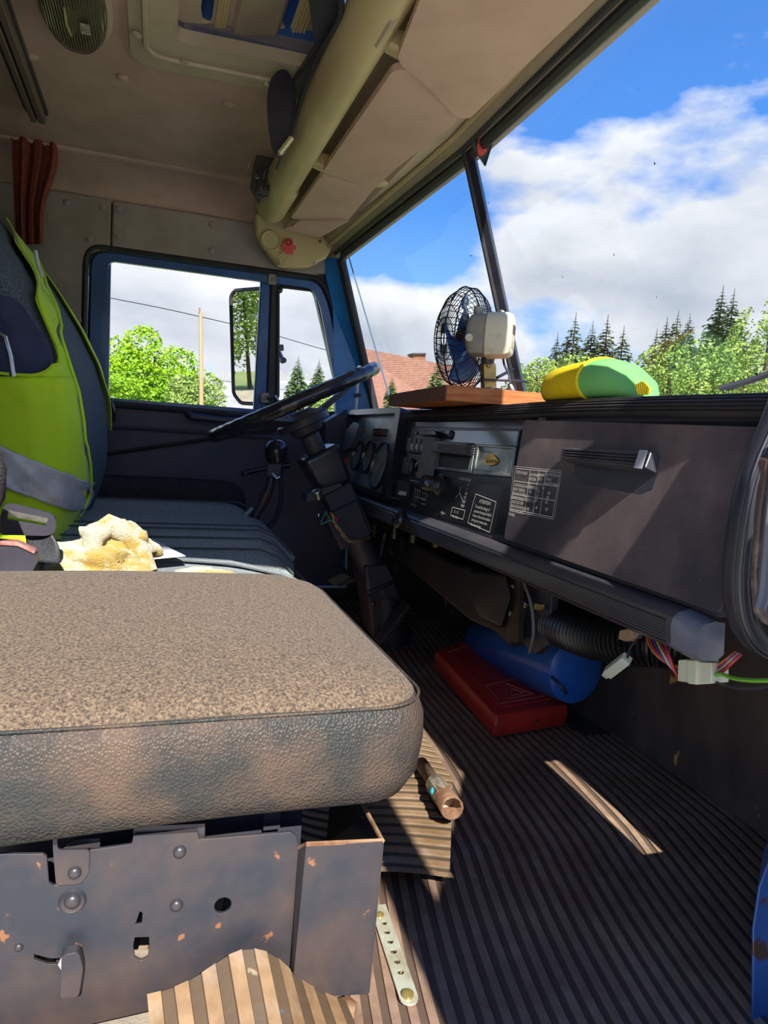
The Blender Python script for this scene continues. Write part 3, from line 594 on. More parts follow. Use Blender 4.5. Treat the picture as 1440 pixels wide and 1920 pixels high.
# dome lamp
lm = thing('ceiling_lamp', 'oval ribbed smoked dome lamp on the headliner at upper left', 'lamp', P(145, 40, z=RZ))
pa_, pb_ = P(150, 100, z=RZ - .03), P(120, -70, z=RZ - .03)
cen = (pa_ + pb_) / 2; cen.z = RZ; ay = (pb_ - pa_); L2 = ay.length / 2; ay.normalize(); ax_ = Vector((ay.y, -ay.x, 0))
def ov(sx, sy, z): return [cen + ax_ * sx * math.cos(t) * abs(math.cos(t)) ** -0.15 * 1.0 + ay * sy * math.sin(t) + Vector((0, 0, z)) for t in [(k + .5) * 2 * PI / 40 for k in range(40)]]
obj('lamp_base', M().loft([ov(.078, L2 + .008, 0), ov(.078, L2 + .008, -.012), ov(.072, L2, -.016)]), beige2_m, lm)
lens = M().loft([ov(.068, L2 - .004, -.012), ov(.066, L2 - .01, -.030), ov(.055, L2 - .03, -.045), ov(.035, L2 - .06, -.052), ov(.01, L2 - .1, -.054)])
lens_m = mat('smoked_lens', c_(84, 76, 62), 0.15, col2=c_(104, 96, 76), sc=8, spec=0.8); wave_bump(lens_m, 55, 'X', 0.003, 1.0)
obj('lamp_lens', lens, lens_m, lm)
obj('lens_ridge', M().tube([cen + ay * (-L2 + .012) + Vector((0, 0, -.022)), cen + ay * (-L2 + .06) + Vector((0, 0, -.047)), cen + ay * .0 + ax_ * .012 + Vector((0, 0, -.056)), cen + ay * .08 + ax_ * .01 + Vector((0, 0, -.05))], .0025, 6), mat('pale_lens_edge', c_(196, 186, 140), .3), lm)
sq_ = P(160, 55, z=RZ - .058)
obj('lamp_label', M().box(sq_, (.020, .036, .004)), mat('lamp_sticker', c_(190, 186, 160), .5, col2=c_(120, 112, 96), sc=120), lm)

# roof hatch: frame, blue rim, tilted ribbed lid
ht = thing('roof_hatch', 'grey-beige moulded roof hatch with ribbed lid tilted half open', 'hatch', (0.2, 1.4, RZ))
fo_ = rr([rl(-0.085, 0.80), rl(0.43, 0.80), rl(0.43, 1.885), rl(-0.085, 1.915)], .07, 8)
fi_ = rr([rl(0.015, 0.93), rl(0.41, 0.93), rl(0.41, 1.735), rl(0.015, 1.765)], .035, 8)
dz = Vector((0, 0, -.016))
fr_ = M().loft([fo_, [p + dz * .8 + (p - rl(.2, 1.35)) * -.01 for p in fo_], [p + dz * 1.0 + (rl(.2, 1.35) - p) * .12 for p in fo_], [p + dz * .6 for p in fi_], [p + dz * -.5 for p in fi_], [p + Vector((0, 0, .05)) for p in fi_]], cap=False)
obj('hatch_frame', fr_, beige2_m, ht)
obj('frame_step', M().tube([p + dz * 1.05 + (rl(.2, 1.35) - p) * .13 for p in fo_], .007, 6, closed=True), beige2_m, ht)
for (u, v) in ((256, 64), (345, 117)):
    obj('screw_cap', M().lathe([(.013, 0), (.013, .003), (.008, .005)], P(u, v, z=RZ - .017), (0, 0, -1), 14), beige2_m, ht)
obj('blue_rim', M().loft([[p + Vector((0, 0, a)) for p in fi_] for a in (.02, .16)] + [[p + (p - rl(.2, 1.35)) * .2 + Vector((0, 0, .16)) for p in fi_]], cap=False), blue_m, ht)
ca = P(503, 154, z=RZ - .02)
obj('catch_clip', M().box(ca, (.022, .018, .012)).box(ca + Vector((.014, .006, -.004)), (.014, .010, .02)), steel, ht, bev=.002)
LP0, LP1, LP2 = P(322, 70, z=1.600), P(602, 100, z=1.650), P(322, 70, z=1.600) + Vector((0, -.8, 0))
LN = (LP1 - LP0).cross(LP2 - LP0).normalized()
def lp_(u, v, d=0): 
    q = Pn(u, v, LP0 + LN * d, LN); return q
def lext(p, y): return p + Vector((0, y - p.y, 0))
lA, lB = LP0, LP1
hA = [lp_(386, 0), lp_(386, 38), lp_(392, 42), lp_(396, 0)]
lo1 = [lp_(378, 0), lp_(377, 20), lp_(380, 40), lp_(392, 46), lp_(397, 40), lp_(399, 0)]
lo2 = [lp_(540, 0), lp_(526, 40), lp_(534, 55), lp_(544, 56), lp_(562, 0)]
def elong(h): return [Vector((h[0].x, .95, h[0].z))] + h[1:-1] + [Vector((h[-1].x, .95, h[-1].z))]
lid = M().plate([lA, lB, Vector((lB.x, .88, lB.z)), Vector((lA.x, .88, lA.z))], [elong(lo1), elong(lo2)], (0, 0, .012))
ld = obj('hatch_lid', lid, beige2_m, ht, bev=.004)
def ribline(u0, v0, r, m_):
    q = lp_(u0, v0); q.z -= .004; return obj('lid_rib', M().tube([Vector((q.x, .92, q.z)), q], r, 6), m_, ld)
for k in range(4): ribline(402 + k * 5, 66 + k * .5, .0042, beige_m)
for k in range(4): ribline(540 + k * 6, 84 + k, .0042, beige_m)
q0, q1 = lp_(432, 60), lp_(520, 70)
obj('lid_bulge', M().loft([[Vector((q0.x, y, q0.z)), Vector((q0.x + .01, y, q0.z - .018 * f)), Vector((q1.x - .01, y, q1.z - .018 * f)), Vector((q1.x, y, q1.z))] for y, f in ((.92, 1), (q0.y - .03, 1), (q0.y, .3))]), beige2_m, ld, bev=.006)
obj('outer_skin', M().prism([Vector((-.02, .80, 1.69)), Vector((.50, .80, 1.72)), Vector((.50, 1.66, 1.72)), Vector((-.02, 1.84, 1.69))], (0, 0, .012)), blue_m, ht, smooth=False)
for v_ in (38, 54): obj('lid_screw', M().lathe([(.006, 0), (.006, .004), (.003, .006)], lp_(331, v_), (0, 0, -1), 10), brass, ld)
# sky-blue reflection strip is the open sky through the gap: nothing built there

# black leather-like oval visor hanging from the console, and the radio bracket below it
vz = thing('hanging_black_visor', 'black oval flap hanging beside the roof hatch and console roll', 'visor', P(525, 140, y=1.74))
ol = [(505, 150), (520, 132), (535, 128), (548, 145), (553, 180), (551, 225), (545, 262), (532, 290), (520, 292), (508, 270), (502, 230), (500, 185)]
ol = [P(u, v, y=1.74) for u, v in ol]
obj('flap', M().prism(rr(ol, .03, 3), (0.004, .020, 0)), mat('black_visor_vinyl', c_(34, 32, 42), .6, col2=c_(44, 40, 50), sc=12, bump=.3, bsc=300), vz, bev=.004)
obj('edge_piping', M().tube([p + Vector((0, -.002, 0)) for p in rr(ol[3:9], .01, 2)], .003, 6), blk_gloss, vz)
obj('edge_clip', M().tube([P(547, 258, y=1.73), P(524, 288, y=1.73)], .006, 4), cream_m, vz)
rd = thing('radio_bracket', 'dark metal radio bracket with bright slots beside console roll', 'bracket', P(495, 340, y=2.35))
obj('bracket_plate', M().prism([P(u, v, y=2.36) for u, v in ((498, 245), (512, 262), (520, 300), (510, 360), (488, 380), (470, 350), (478, 300))], (0, .03, 0)), mat('dull_brown_plate', c_(84, 76, 72), .6), rd, bev=.004)
obj('black_box', M().prism([P(u, v, y=2.32) for u, v in ((485, 314), (513, 318), (503, 362), (482, 358))], (0, .05, 0)), blk, rd, bev=.003)
for k in range(3): obj('slot_bar', M().tube([P(499 + k * 7, 316, y=2.31), P(490 + k * 7, 354, y=2.31)], .0035, 4), steel, rd)
obj('bolt', M().lathe([(.007, 0), (.007, .006), (.003, .009)], P(482, 332, y=2.31), (0, -1, 0), 8), steel, rd)
obj('light_strip', M().tube([P(492, 236, y=2.4), P(464, 318, y=2.45)], .004, 4), beige2_m, rd)
cbl = smooth_path([P(640, 0, y=1.36), P(636, 40, y=1.42), P(600, 100, y=1.58), P(572, 165, y=1.68), P(556, 215, y=1.78), P(545, 258, y=1.85), P(520, 315, y=2.1)])
tag(obj('cable', M().tube(cbl, .006, 6), blk), 'black cable running down along the rear of the console roll', 'cable')
dk = M().prism([P(u, v, z=1.53) for u, v in ((575, -20), (640, -20), (637, 40), (590, 140), (560, 200), (545, 165), (590, 95))], (0, 0, .02))
tag(obj('equipment_case', dk, blk, bev=.006), 'black case between the roof hatch and console roll', 'case')

# ================================================================ CURTAIN
rl0, rl1 = P(-20, -10, z=1.53), P(72, 232, z=1.53)
rail = thing('curtain_rail', 'brown double track curtain rail on the headliner at upper left', 'rail', (rl0 + rl1) / 2)
dv_ = (rl1 - rl0).normalized(); s_ = Vector((dv_.y, -dv_.x, 0))
for k, wd in ((-.012, .008), (.010, .009)):
    obj('track', M().prism([rl0 + s_ * (k - wd), rl1 + s_ * (k - wd), rl1 + s_ * (k + wd), rl0 + s_ * (k + wd)], (0, 0, .028)), mat('brown_rail', c_(112, 98, 86), .5) if k < 0 else bpy.data.materials['brown_rail'], rail, bev=.003)
obj('track_backing', M().box((rl0 + rl1) / 2 + Vector((-.006, 0, .033)), (.06, (rl1 - rl0).length, .012)), blk, rail)
cu = M()
cx = P(60, 230, y=2.62)
def cur_fn(a, b):
    topw = 0.5; wdt = 0.17 * (1 - .28 * b) ; x0 = P(22, 230, y=2.62).x
    fold = math.sin(a * 19) * .016 + math.sin(a * 47) * .004
    v = 218 + b * 240; u = 20 + a * (80 * (1 - 0.45 * b * b) + 8 * math.sin(b * 7)) + 10 * b
    if a > .72: v += (a - .72) * 120 * (1 - b)
    return P(u, v, y=2.60 + fold)
obj_c = obj('curtain', cu.grid(cur_fn, 60, 24), curtain_m, sol=.003, stuff=False)
tag(obj_c, 'rust-red gathered curtain hanging from the rail behind the driver seat', 'curtain')
dkc = obj('curtain', M().grid(lambda a, b: Vector((-.56 - .0 * b + .012 * math.sin(a * 40), 0.85 + a * 1.75, 1.52 - b * 1.2)), 120, 6), mat('dark_blue_curtain', c_(40, 40, 58), .9), sol=.003)
tag(dkc, 'dark navy bunk curtain hung in the shadow behind the seats', 'curtain')

# ================================================================ PASSENGER SEAT
ps = thing('passenger_seat', 'worn brown passenger seat base with grained vinyl sides on riveted steel box', 'seat', (-0.05, 1.0, 0.0))
def rrect(x0, x1, y0, y1, r, z, n=8, bow=0.0, tilt=0.0):
    o = []; r = min(r, (x1 - x0) / 2 - .0005, (y1 - y0) / 2 - .0005)
    for cx_, cy_, a0 in ((x1 - r, y1 - r, 0), (x0 + r, y1 - r, 90), (x0 + r, y0 + r, 180), (x1 - r, y0 + r, 270)):
        for k in range(n + 1):
            a = math.radians(a0 + 90 * k / n); o.append(Vector((cx_ + r * math.cos(a), cy_ + r * math.sin(a), z)))
    # extra points along the sides so they can bow (same count on every ring)
    out_ = []; m_ = len(o)
    for i in range(m_):
        a, b = o[i], o[(i + 1) % m_]; out_.append(a)
        if i % (n + 1) == n:
            for k in range(1, 9): out_.append(a.lerp(b, k / 9))
    if bow:
        xm = (x0 + x1) / 2; hw = (x1 - x0) / 2
        for p in out_:
            if p.y < (y0 + y1) / 2: p.y -= bow * max(0, 1 - ((p.x - xm) / hw) ** 2)
    return out_
SX0, SX1, SY0, SY1 = -.46, .326, .705, 1.35
side = M()
rings = [rrect(SX0 + i, SX1 - i * 1.3, SY0 + i, SY1 - i, .065, z, bow=.006) for i, z in ((.060, .266), (.030, .268), (.012, .280), (.003, .305), (0.0, .345), (.001, .375), (.006, .392), (.014, .398))]
for i, rg in enumerate(rings):
    for p in rg: 
        if i > 5: pass
        p.z += .006 * math.sin(p.x * 7 + 1) * (1 if i < 3 else .4)
obj('cushion_side', side.loft(rings), vinyl_side, ps, ang=60)
tp_ = M()
trs = []
for i, z in ((.010, .3965), (.016, .404), (.030, .413), (.060, .421), (.11, .427), (.17, .431), (.24, .433), (.30, .434), (.322, .434)):
    rg = rrect(SX0 + i, SX1 - i * 1.1, SY0 + i, SY1 - i, max(.07 - i * .1, .02), z, bow=.006 if i < .12 else 0)
    for p in rg: p.z += .004 * noise.noise(Vector((p.x * 5, p.y * 5, 1.0))) * min(1, i * 12) + 0.022 * max(0, (p.y - SY0) / .6) * (1 - (p.x / .306) ** 2 * .6 if p.x > 0 else 1) * min(1, i * 7)
    trs.append(rg)
trs.append([Vector((p.x, (SY0 + SY1) / 2, p.z)) for p in trs[-1]])
obj('cushion_top', tp_.loft(trs, cap=False), fabric_top, ps, ang=60)
obj('seam', M().tube(rrect(SX0 + .008, SX1 - .008, SY0 + .007, SY1 - .008, .062, .397, bow=.006), .002, 6, closed=True), vinyl_side, ps)

def pb(u, v, dy=0.0): return P(u, v, y=.745 + dy)
YB = .745
oL = [(-60, 1925), (-60, 1602), (80, 1601), (88, 1606), (92, 1655), (100, 1660), (150, 1655), (160, 1640), (168, 1594), (247, 1583), (250, 1568), (370, 1560), (374, 1574), (545, 1560), (555, 1566), (562, 1590), (545, 1925)]
def circ(u, v, r, n=16, el=1.0): 
    c = pb(u, v); return [c + Vector((math.cos(2 * PI * k / n) * r, 0, math.sin(2 * PI * k / n) * r * el)) for k in range(n)]
holes = [circ(418, 1698, .0095)]
kh = [pb(u, v) for u, v in ((253, 1758), (279, 1757), (280, 1775), (277, 1795), (265, 1801), (253, 1795), (250, 1775))]
sl_ = [pb(u, v) for u, v in ((64, 1790), (90, 1797), (118, 1797), (118, 1808), (90, 1808), (64, 1799))]
kd = [pb(u, v) for u, v in ((262, 1710), (267, 1712), (266, 1732), (254, 1734))]
fb = obj('seat_box', M().plate([pb(*q) for q in oL], holes + [kh, sl_, kd], (0, .004, 0)), metal_box, ps, smooth=False, bev=.0012)
cs = M().prism([pb(562, 1590), pb(717, 1577, -.02), pb(692, 1868, -.02), pb(655, 1878, -.02), pb(545, 1845), ], (0, .003, 0))
c1, c2_, c3, c4 = pb(562, 1590), P(575, 1583, y=.722), P(717, 1576, y=.722), P(690, 1862, y=.722)
c5 = P(548, 1872, y=.722)
bx = M().loft([[c1, c2_, c3], [pb(545, 1850), c5, c4]], closed=False)
obj('box_corner', bx, metal_box, fb, smooth=False, sol=.004, bev=.001)
bx = M().loft([[c3, c3 + Vector((0.004, .24, 0))], [c4, c4 + Vector((0.004, .24, 0))]], closed=False)
obj('box_front', bx, metal_box, fb, smooth=False, sol=.004)
obj('box_lip', M().tube([c1, c2_, c3, c3 + Vector((0, .2, 0))], .003, 6), rust_m, fb)
obj('inner_frame', M().box((-.12, 1.0, .21), (.62, .40, .10)).box((.15, .80, .245), (.02, .03, .05)), blk, fb)
obj('inner_post', M().tube([P(682, 1530, y=.80), P(683, 1580, y=.80)], .003, 6), alu, fb)
obj('hinge_tab', M().prism(rr([pb(99, 1590, -.004), pb(99, 1540, -.004), pb(106, 1540, -.004), pb(108, 1594, -.004), pb(168, 1593, -.004), pb(166, 1638, -.004), pb(150, 1658, -.004), pb(105, 1660, -.004)], .004), (0, .003, 0)), metal_box, fb, bev=.001)
obj('latch_disc', M().prism([pb(u, v, .012) for u, v in ((118, 1592), (130, 1580), (150, 1574), (188, 1572), (188, 1590))], (0, .006, 0)), metal_box, fb, bev=.001)
obj('bracket_top', M().prism([pb(u, v, .006) for u, v in ((250, 1584), (250, 1550), (385, 1544), (385, 1572))], (0, .004, 0)), metal_box, fb, bev=.001)
def rivet(u, v, r, dy=0): obj('rivet', M().lathe([(r, 0), (r * .97, r * .25), (r * .75, r * .55), (r * .35, r * .72)], pb(u, v, dy), (0, -1, 0), 18), metal_box, fb)
rivet(337, 1597, .0072); rivet(331, 1697, .0072); rivet(140, 1636, .0068, -.004)
obj('pressed_ring', M().lathe([(.014, 0), (.012, .003), (.010, .002)], pb(136, 1689), (0, -1, 0), 24), metal_box, fb); rivet(136, 1689, .0085, -.001)
rivet(35, 1776, .0045)
lv = M().prism(rr([pb(118, 1776, -.012), pb(150, 1770, -.012), pb(158, 1800, -.012), pb(150, 1852, -.012), pb(116, 1856, -.012)], .004), (0, -.012, 0))
obj('adjuster_lever', lv, metal_box, fb, bev=.002)
obj('lever_stem', M().tube([pb(118, 1806, .004), pb(120, 1806, -.014)], .006, 6), metal_box, fb)
obj('cloth_tag', M().prism([pb(u, v, .008) for u, v in ((250, 1782), (281, 1780), (278, 1800), (262, 1806), (250, 1798))], (0, .001, 0)), grey_mat, fb)
obj('foot_bolt', M().lathe([(.014, 0), (.014, .010), (.006, .014)], P(648, 1898, z=.01), (0, 0, 1), 6), rust_m, fb)

# ================================================================ DRIVER SEAT
ds = thing('driver_seat', 'grey driver seat with ribbed cloth cushion and dark mesh backrest', 'seat', (-0.1, 2.15, 0.1))
def seatsec(x, k):
    # section in Y-Z at x, k 0 rear .. 1 front ; front rolls down
    drop = 0.15 * max(0, (k - .80) / .20) ** 1.7
    z0 = .340 - .055 * k * k
    ys = [(1.850, z0 - .05), (1.845, z0 - .01), (1.862, z0 + .012), (1.90, .405), (1.95, .425), (2.02, .400), (2.08, .392), (2.14, .396), (2.20, .392), (2.26, .396), (2.32, .392), (2.38, .405), (2.44, .440), (2.50, .430), (2.53, .38), (2.53, .25)]
    return [Vector((x - .02 * (abs(y - 2.19) / .34) ** 2 * k * 2, y, (z if i < 3 or i > 13 else max(z - drop, z0 + .012)))) for i, (y, z) in enumerate(ys)] + [Vector((x, 2.3, .22)), Vector((x, 1.9, .22))]
rs_ = [seatsec(-.30 + .735 * k / 16, k / 16) for k in range(17)]
obj('cushion', M().loft(rs_), grey_fab, ds, ang=60, sub=1)
obj('cushion_side', M().loft([[Vector((x, 1.838, z)), Vector((x, 1.838, .20)), Vector((x, 1.87, .20)), Vector((x, 1.87, z))] for z, x in ((.348, -.3), (.342, .10), (.325, .26), (.285, .40))]), grey_fab_l, ds, bev=.01)
obj('piping', M().tube([Vector((-.30, 1.838, .354)), Vector((0, 1.836, .356)), Vector((.2, 1.836, .344)), Vector((.34, 1.838, .314)), Vector((.43, 1.845, .268)), Vector((.445, 1.90, .25)), Vector((.445, 2.2, .25))], .0065, 8), grey_fab_l, ds)
for y in (2.05, 2.11, 2.17, 2.23, 2.29, 2.35):
    obj('cushion_flute', M().tube([Vector((-.25, y, .398)), Vector((0, y, .400)), Vector((.12, y, .399)), Vector((.2, y, .398)), Vector((.28, y, .396)), Vector((.345, y, .376)), Vector((.405, y, .312))], .022, 10, flat=(1.15, .75)), grey_fab, ds)
seam_m = mat('dark_seat_seam', c_(84, 94, 96), .9)
for y, z in ((1.878, .374), (1.900, .400), (1.925, .420), (1.965, .426), (2.44, .440)):
    pts = []
    for k in range(15):
        kk = k / 14; pts.append(Vector((-.28 + .66 * kk, y, z - .0005 - 0.15 * max(0, ((.02 + .66 * kk) / .735 - .80) / .20) ** 1.7)))
    obj('cushion_seam', M().tube(pts, .0026, 5), seam_m, ds)
obj('seat_pedestal', M().box((.02, 2.18, .12), (.5, .5, .2)), blk, ds, bev=.01)
# backrest: curved shell, bolster section bending round towards the camera
def XF(z):
    T = [(.36, -.20), (.42, -.175), (.50, -.150), (.58, -.138), (.68, -.140), (.76, -.148), (.86, -.178), (.96, -.228), (1.06, -.292), (1.16, -.368), (1.26, -.452), (1.36, -.54)]
    for (a, b), (c, d) in zip(T, T[1:]):
        if z <= c: return b + (d - b) * (z - a) / (c - a)
    return T[-1][1]
def BS(t, z, off=0.0):
    TT = [(0, 1.80, -.27), (.06, 1.80, -.20), (.14, 1.805, -.13), (.24, 1.83, -.075), (.36, 1.90, -.04), (.50, 2.0, -.028), (.64, 2.12, -.026), (.78, 2.27, -.012), (.88, 2.37, 0.0), (.95, 2.42, -.015), (1.0, 2.44, -.07)]
    for a, b in zip(TT, TT[1:]):
        if t <= b[0] + 1e-9:
            f = (t - a[0]) / (b[0] - a[0]); y = a[1] + (b[1] - a[1]) * f; dx = a[2] + (b[2] - a[2]) * f
            nx, ny = (b[1] - a[1]), -(b[2] - a[2]); l = math.hypot(nx, ny); nx /= l; ny /= l
            return Vector((XF(z) + dx + nx * off, y + ny * off * 1.0, z))
    return Vector((XF(z), 2.44, z))
bk = M().loft([[BS(k / 40, .36 + i * .05) for k in range(41)] + [Vector((XF(.36 + i * .05) - .30, 2.40, .36 + i * .05)), Vector((XF(.36 + i * .05) - .32, 1.85, .36 + i * .05))] for i in range(21)])
obj('backrest', bk, mesh_fab, ds, ang=70)
def patch(t0, t1, z0, z1, off, nu=24, nv=24):
    return M().grid(lambda a, b: BS((t0(b) if callable(t0) else t0) + ((t1(b) if callable(t1) else t1) - (t0(b) if callable(t0) else t0)) * a, z0 + (z1 - z0) * b, off), nu, nv)
obj('chrome_bar', M().tube([P(-12, 620, y=1.62), P(8, 632, y=1.62), P(18, 668, y=1.62), P(24, 706, y=1.62)], .006, 8), steel, ds)
# black fleece pad between the seat and the door
fz = M().loft([rrect(-.30 + i, .335 - i, 2.56 + i * .5, 2.775 - i * .2, .08, z) for i, z in ((.01, .30), (0, .36), (0, .43), (.012, .465), (.04, .485), (.08, .492))])
tag(obj('fleece_cushion', fz, black_fuzz, ang=60), 'black fleece cushion between the driver seat and door', 'cushion')

# ================================================================ SAFETY VEST over the backrest
vest = thing('safety_vest', 'lime yellow safety vest with grey reflective band pulled over the backrest', 'vest', (-.2, 1.9, .3))
def lerp_tab(T, z):
    if z <= T[0][0]: return T[0][1]
    for a, b in zip(T, T[1:]):
        if z <= b[0]: return a[1] + (b[1] - a[1]) * (z - a[0]) / (b[0] - a[0])
    return T[-1][1]
# dense samples of the backrest surface, to lay the cloth panels on it
_ts = [(a / 160, .30 + 1.06 * b / 160) for a in range(161) for b in range(161)]
_pp = []
for t_, z_ in _ts:
    c_q = R.transposed() @ (BS(t_, z_, .014) - EYE); _pp.append((720 + F_PX * c_q.x / c_q.z, 960 + F_PX * c_q.y / c_q.z))
_pp = np.array(_pp)
def tz(u, v):
    d = (_pp[:, 0] - u) ** 2 + (_pp[:, 1] - v) ** 2; ix = np.argsort(d)[:6]; wt = 1 / (d[ix] + .3)
    return sum(_ts[i][0] * w_ for i, w_ in zip(ix, wt)) / wt.sum(), sum(_ts[i][1] * w_ for i, w_ in zip(ix, wt)) / wt.sum()
def sm_(A, it=4):
    A = np.array(A, float)
    for _ in range(it):
        B = A.copy(); B[1:-1] = (A[:-2] + 2 * A[1:-1] + A[2:]) / 4; A = B
    return A
def cloth_rows(name, rows, mt, par, off=.016, nu=22, wr=.004, sol=.002):
    # rows: (v_left, u_left, v_right, u_right) from bottom to top
    m = M(); fine = []
    for a, b in zip(rows, rows[1:]):
        for k in range(5): fine.append([a[i] + (b[i] - a[i]) * k / 5 for i in range(4)])
    fine.append(list(rows[-1]))
    G = sm_([[tz(ul + (ur - ul) * k / nu, vl + (vr - vl) * k / nu) for k in range(nu + 1)] for vl, ul, vr, ur in fine], 6)
    for ri in range(len(fine)):
        for k in range(nu + 1):
            f = k / nu; t_, z_ = G[ri][k]
            m.v.append(BS(t_, z_, off + max(0, wr * noise.noise(Vector((f * 3, ri * .12, 3))) + wr * .6 * math.sin(f * 8 + ri * .5))))
    n_ = nu + 1
    m.f = [(i * n_ + k, i * n_ + k + 1, (i + 1) * n_ + k + 1, (i + 1) * n_ + k) for i in range(len(fine) - 1) for k in range(nu)]
    return obj(name, m, mt, par, sol=sol, ang=80)
cloth_rows('headrest_panel', [(712, -6, 712, 92), (700, -6, 690, 104), (680, -6, 668, 104), (650, -6, 640, 92), (620, -6, 616, 76), (590, -6, 590, 58), (566, -6, 568, 42), (552, -6, 556, 22)], navy_fab, ds, off=.007, wr=0, sol=.004)
body = [(1000, -6, 1012, 104), (985, -6, 1000, 118), (960, -6, 968, 141), (930, -6, 935, 149), (888, -6, 888, 156), (840, -6, 840, 155), (786, -6, 786, 152), (745, -6, 740, 143), (706, -6, 706, 134)]
strap = [(706, 66, 706, 134), (698, 86, 692, 130), (685, 100, 672, 124), (672, 106, 655, 117), (650, 102, 630, 105), (603, 82, 590, 91), (560, 62, 545, 84), (520, 46, 505, 76), (480, 34, 470, 62), (440, 25, 440, 45), (404, 12, 400, 24)]
cloth_rows('front_panel', body, lime_m, vest)
cloth_rows('shoulder_strap', strap, lime_m, vest, nu=10)
obj('far_panel', patch(lambda b: .90 - .06 * math.sin(b * PI), lambda b: .985, .66, 1.22, .014, 8, 30), lime_m, vest, sol=.002)
cloth_rows('reflective_band', [(908, -6, 966, 143), (890, -6, 944, 150), (862, -6, 922, 154), (832, -6, 903, 154)], refl_m, vest, off=.023, wr=.003)
def surf_line(name, pts, r, mt, off=.022):
    return obj(name, M().tube([BS(a, b, off) for a, b in sm_([tz(u, v) for u, v in smooth_path([Vector(q_) for q_ in pts])], 10)], r, 6), mt, vest)
surf_line('neck_binding', [(-6, 700), (30, 704), (66, 704), (88, 696), (102, 682), (106, 670), (102, 650), (82, 603), (62, 560), (46, 520), (34, 480), (25, 440), (12, 404)], .004, lime_m)
surf_line('arm_binding', [(141, 968), (149, 935), (156, 888), (155, 840), (152, 786), (143, 740), (130, 692), (105, 630), (91, 590), (84, 545), (76, 505), (62, 470)], .0035, lime_m)
obj('hem_flap', M().grid(lambda a, b: Vector((-.36 + .14 * a, 1.765 - .02 * a + .008 * math.sin(a * 7), .43 - (.16 + .05 * a) * b)), 12, 8), lime_m, vest, sol=.002)
obj('neck_tag', M().tube([P(66, 470, y=2.0), P(72, 500, y=2.0), P(80, 520, y=2.0)], .005, 4), refl_m, vest)

# ================================================================ SEAT BELT PARTS, TOWEL, PAPER
sb = thing('belt_latch_loop', 'black plastic belt loop with a steel slot above the buckle', 'belt loop', P(50, 980, y=1.45))
lp = [P(u, v, y=1.45) for u, v in ((0, 968), (8, 946), (22, 944), (92, 962), (105, 972), (102, 1000), (88, 1005), (0, 1003))]
sl2 = [P(u, v, y=1.45) for u, v in ((14, 962), (88, 976), (86, 986), (12, 974))]
obj('loop_frame', M().plate(rr(lp, .008), [sl2], (0, .012, 0)), blk, sb, bev=.003)
obj('steel_plate', M().prism([P(u, v, y=1.449) for u, v in ((16, 957), (90, 972), (88, 981), (15, 968))], (0, .003, 0)), steel, sb)
obj('belt_webbing', M().grid(lambda a, b: P(40 + 50 * a + b * (-2 + 22 * a) + 10 * math.sin(b * 3), 984 + b * 66 + a * 8, y=1.455 + .01 * math.sin(a * 3 + b * 2)), 8, 12), mat('black_webbing', c_(44, 46, 52), .6, col2=c_(66, 68, 74), sc=400), sb, sol=.003)
bu = thing('belt_buckle', 'black seat belt buckle with a worn red release button', 'buckle', P(30, 1070, y=1.30))
bp_ = [P(u, v, y=1.30) for u, v in ((-10, 1018), (30, 1022), (66, 1038), (70, 1052), (40, 1114), (20, 1120), (-10, 1116))]
obj('buckle_body', M().prism(rr(bp_, .006), (0, .03, 0)), blk, bu, bev=.004)
obj('release_button', M().prism([P(u, v, y=1.297) for u, v in ((-8, 1014), (30, 1016), (66, 1034), (64, 1040), (30, 1024), (-8, 1022))], (0, .028, 0)), mat('worn_red_button', c_(150, 84, 78), .5, col2=c_(180, 140, 130), sc=40), bu, bev=.002)
jk = M().loft([[P(0, 900, y=1.25) + Vector((-.07 + r * math.cos(t), r * .6 * math.sin(t), zz)) for t in [k * PI / 8 for k in range(16)]] for r, zz in ((.02, -.10), (.05, -.085), (.078, -.03), (.08, .02), (.06, .07), (.02, .10))])
tag(obj('fleece_bundle', jk, black_fuzz), 'black fleece bundle in front of the vest at the left edge', 'bundle')
def rumple(c, s, seed, fold=0.3, n=56, m_=36):
    c = Vector(c); vs = M()
    def f(a, b):
        th = a * 2 * PI; ph = b * PI
        d = Vector((math.sin(ph) * math.cos(th), math.sin(ph) * math.sin(th), math.cos(ph)))
        k = 1 + fold * noise.noise(d * 1.7 + Vector((seed, 0, 0))) + .16 * abs(noise.noise(d * 4 + Vector((0, seed, 0)))) + .03 * noise.noise(d * 14) - .10 * max(0, math.sin(d.x * 7 + d.z * 9 + d.y * 4 + seed)) ** 3
        p = Vector((d.x * s[0] * k, d.y * s[1] * k, d.z * s[2] * k))
        if p.z < -s[2] * .6: p.z = -s[2] * .6
        return c + p
    return vs.grid(f, n, m_)
tw = thing('towel', 'crumpled yellow and white terry towel lying on the driver seat', 'towel', (-.10, 1.75, .34))
q = P(165, 1065, y=1.60); obj('towel_heap', rumple(q, (.115, .07, .055), 2.0, .35), towel_m, tw, ang=180)
q = P(215, 1022, y=1.66); obj('towel_fold', rumple(q, (.085, .06, .052), 5.5, .4), towel_m, tw, ang=180)
pts = [P(170, 1045, y=1.60), P(175, 1005, y=1.60), P(205, 985, y=1.62), P(240, 1000, y=1.62), P(262, 1035, y=1.62), P(280, 1075, y=1.60)]
obj('towel_roll', M().tube(pts, [.018, .024, .026, .026, .024, .02], 12), towel_m, tw)
q = P(385, 1083, y=1.72); obj('towel_end', rumple(q, (.085, .04, .024), 9.0, .2), towel_m, tw, ang=180)
pp = [P(u, v, y=1.80) for u, v in ((262, 1022), (286, 1012), (348, 1043), (285, 1049))]
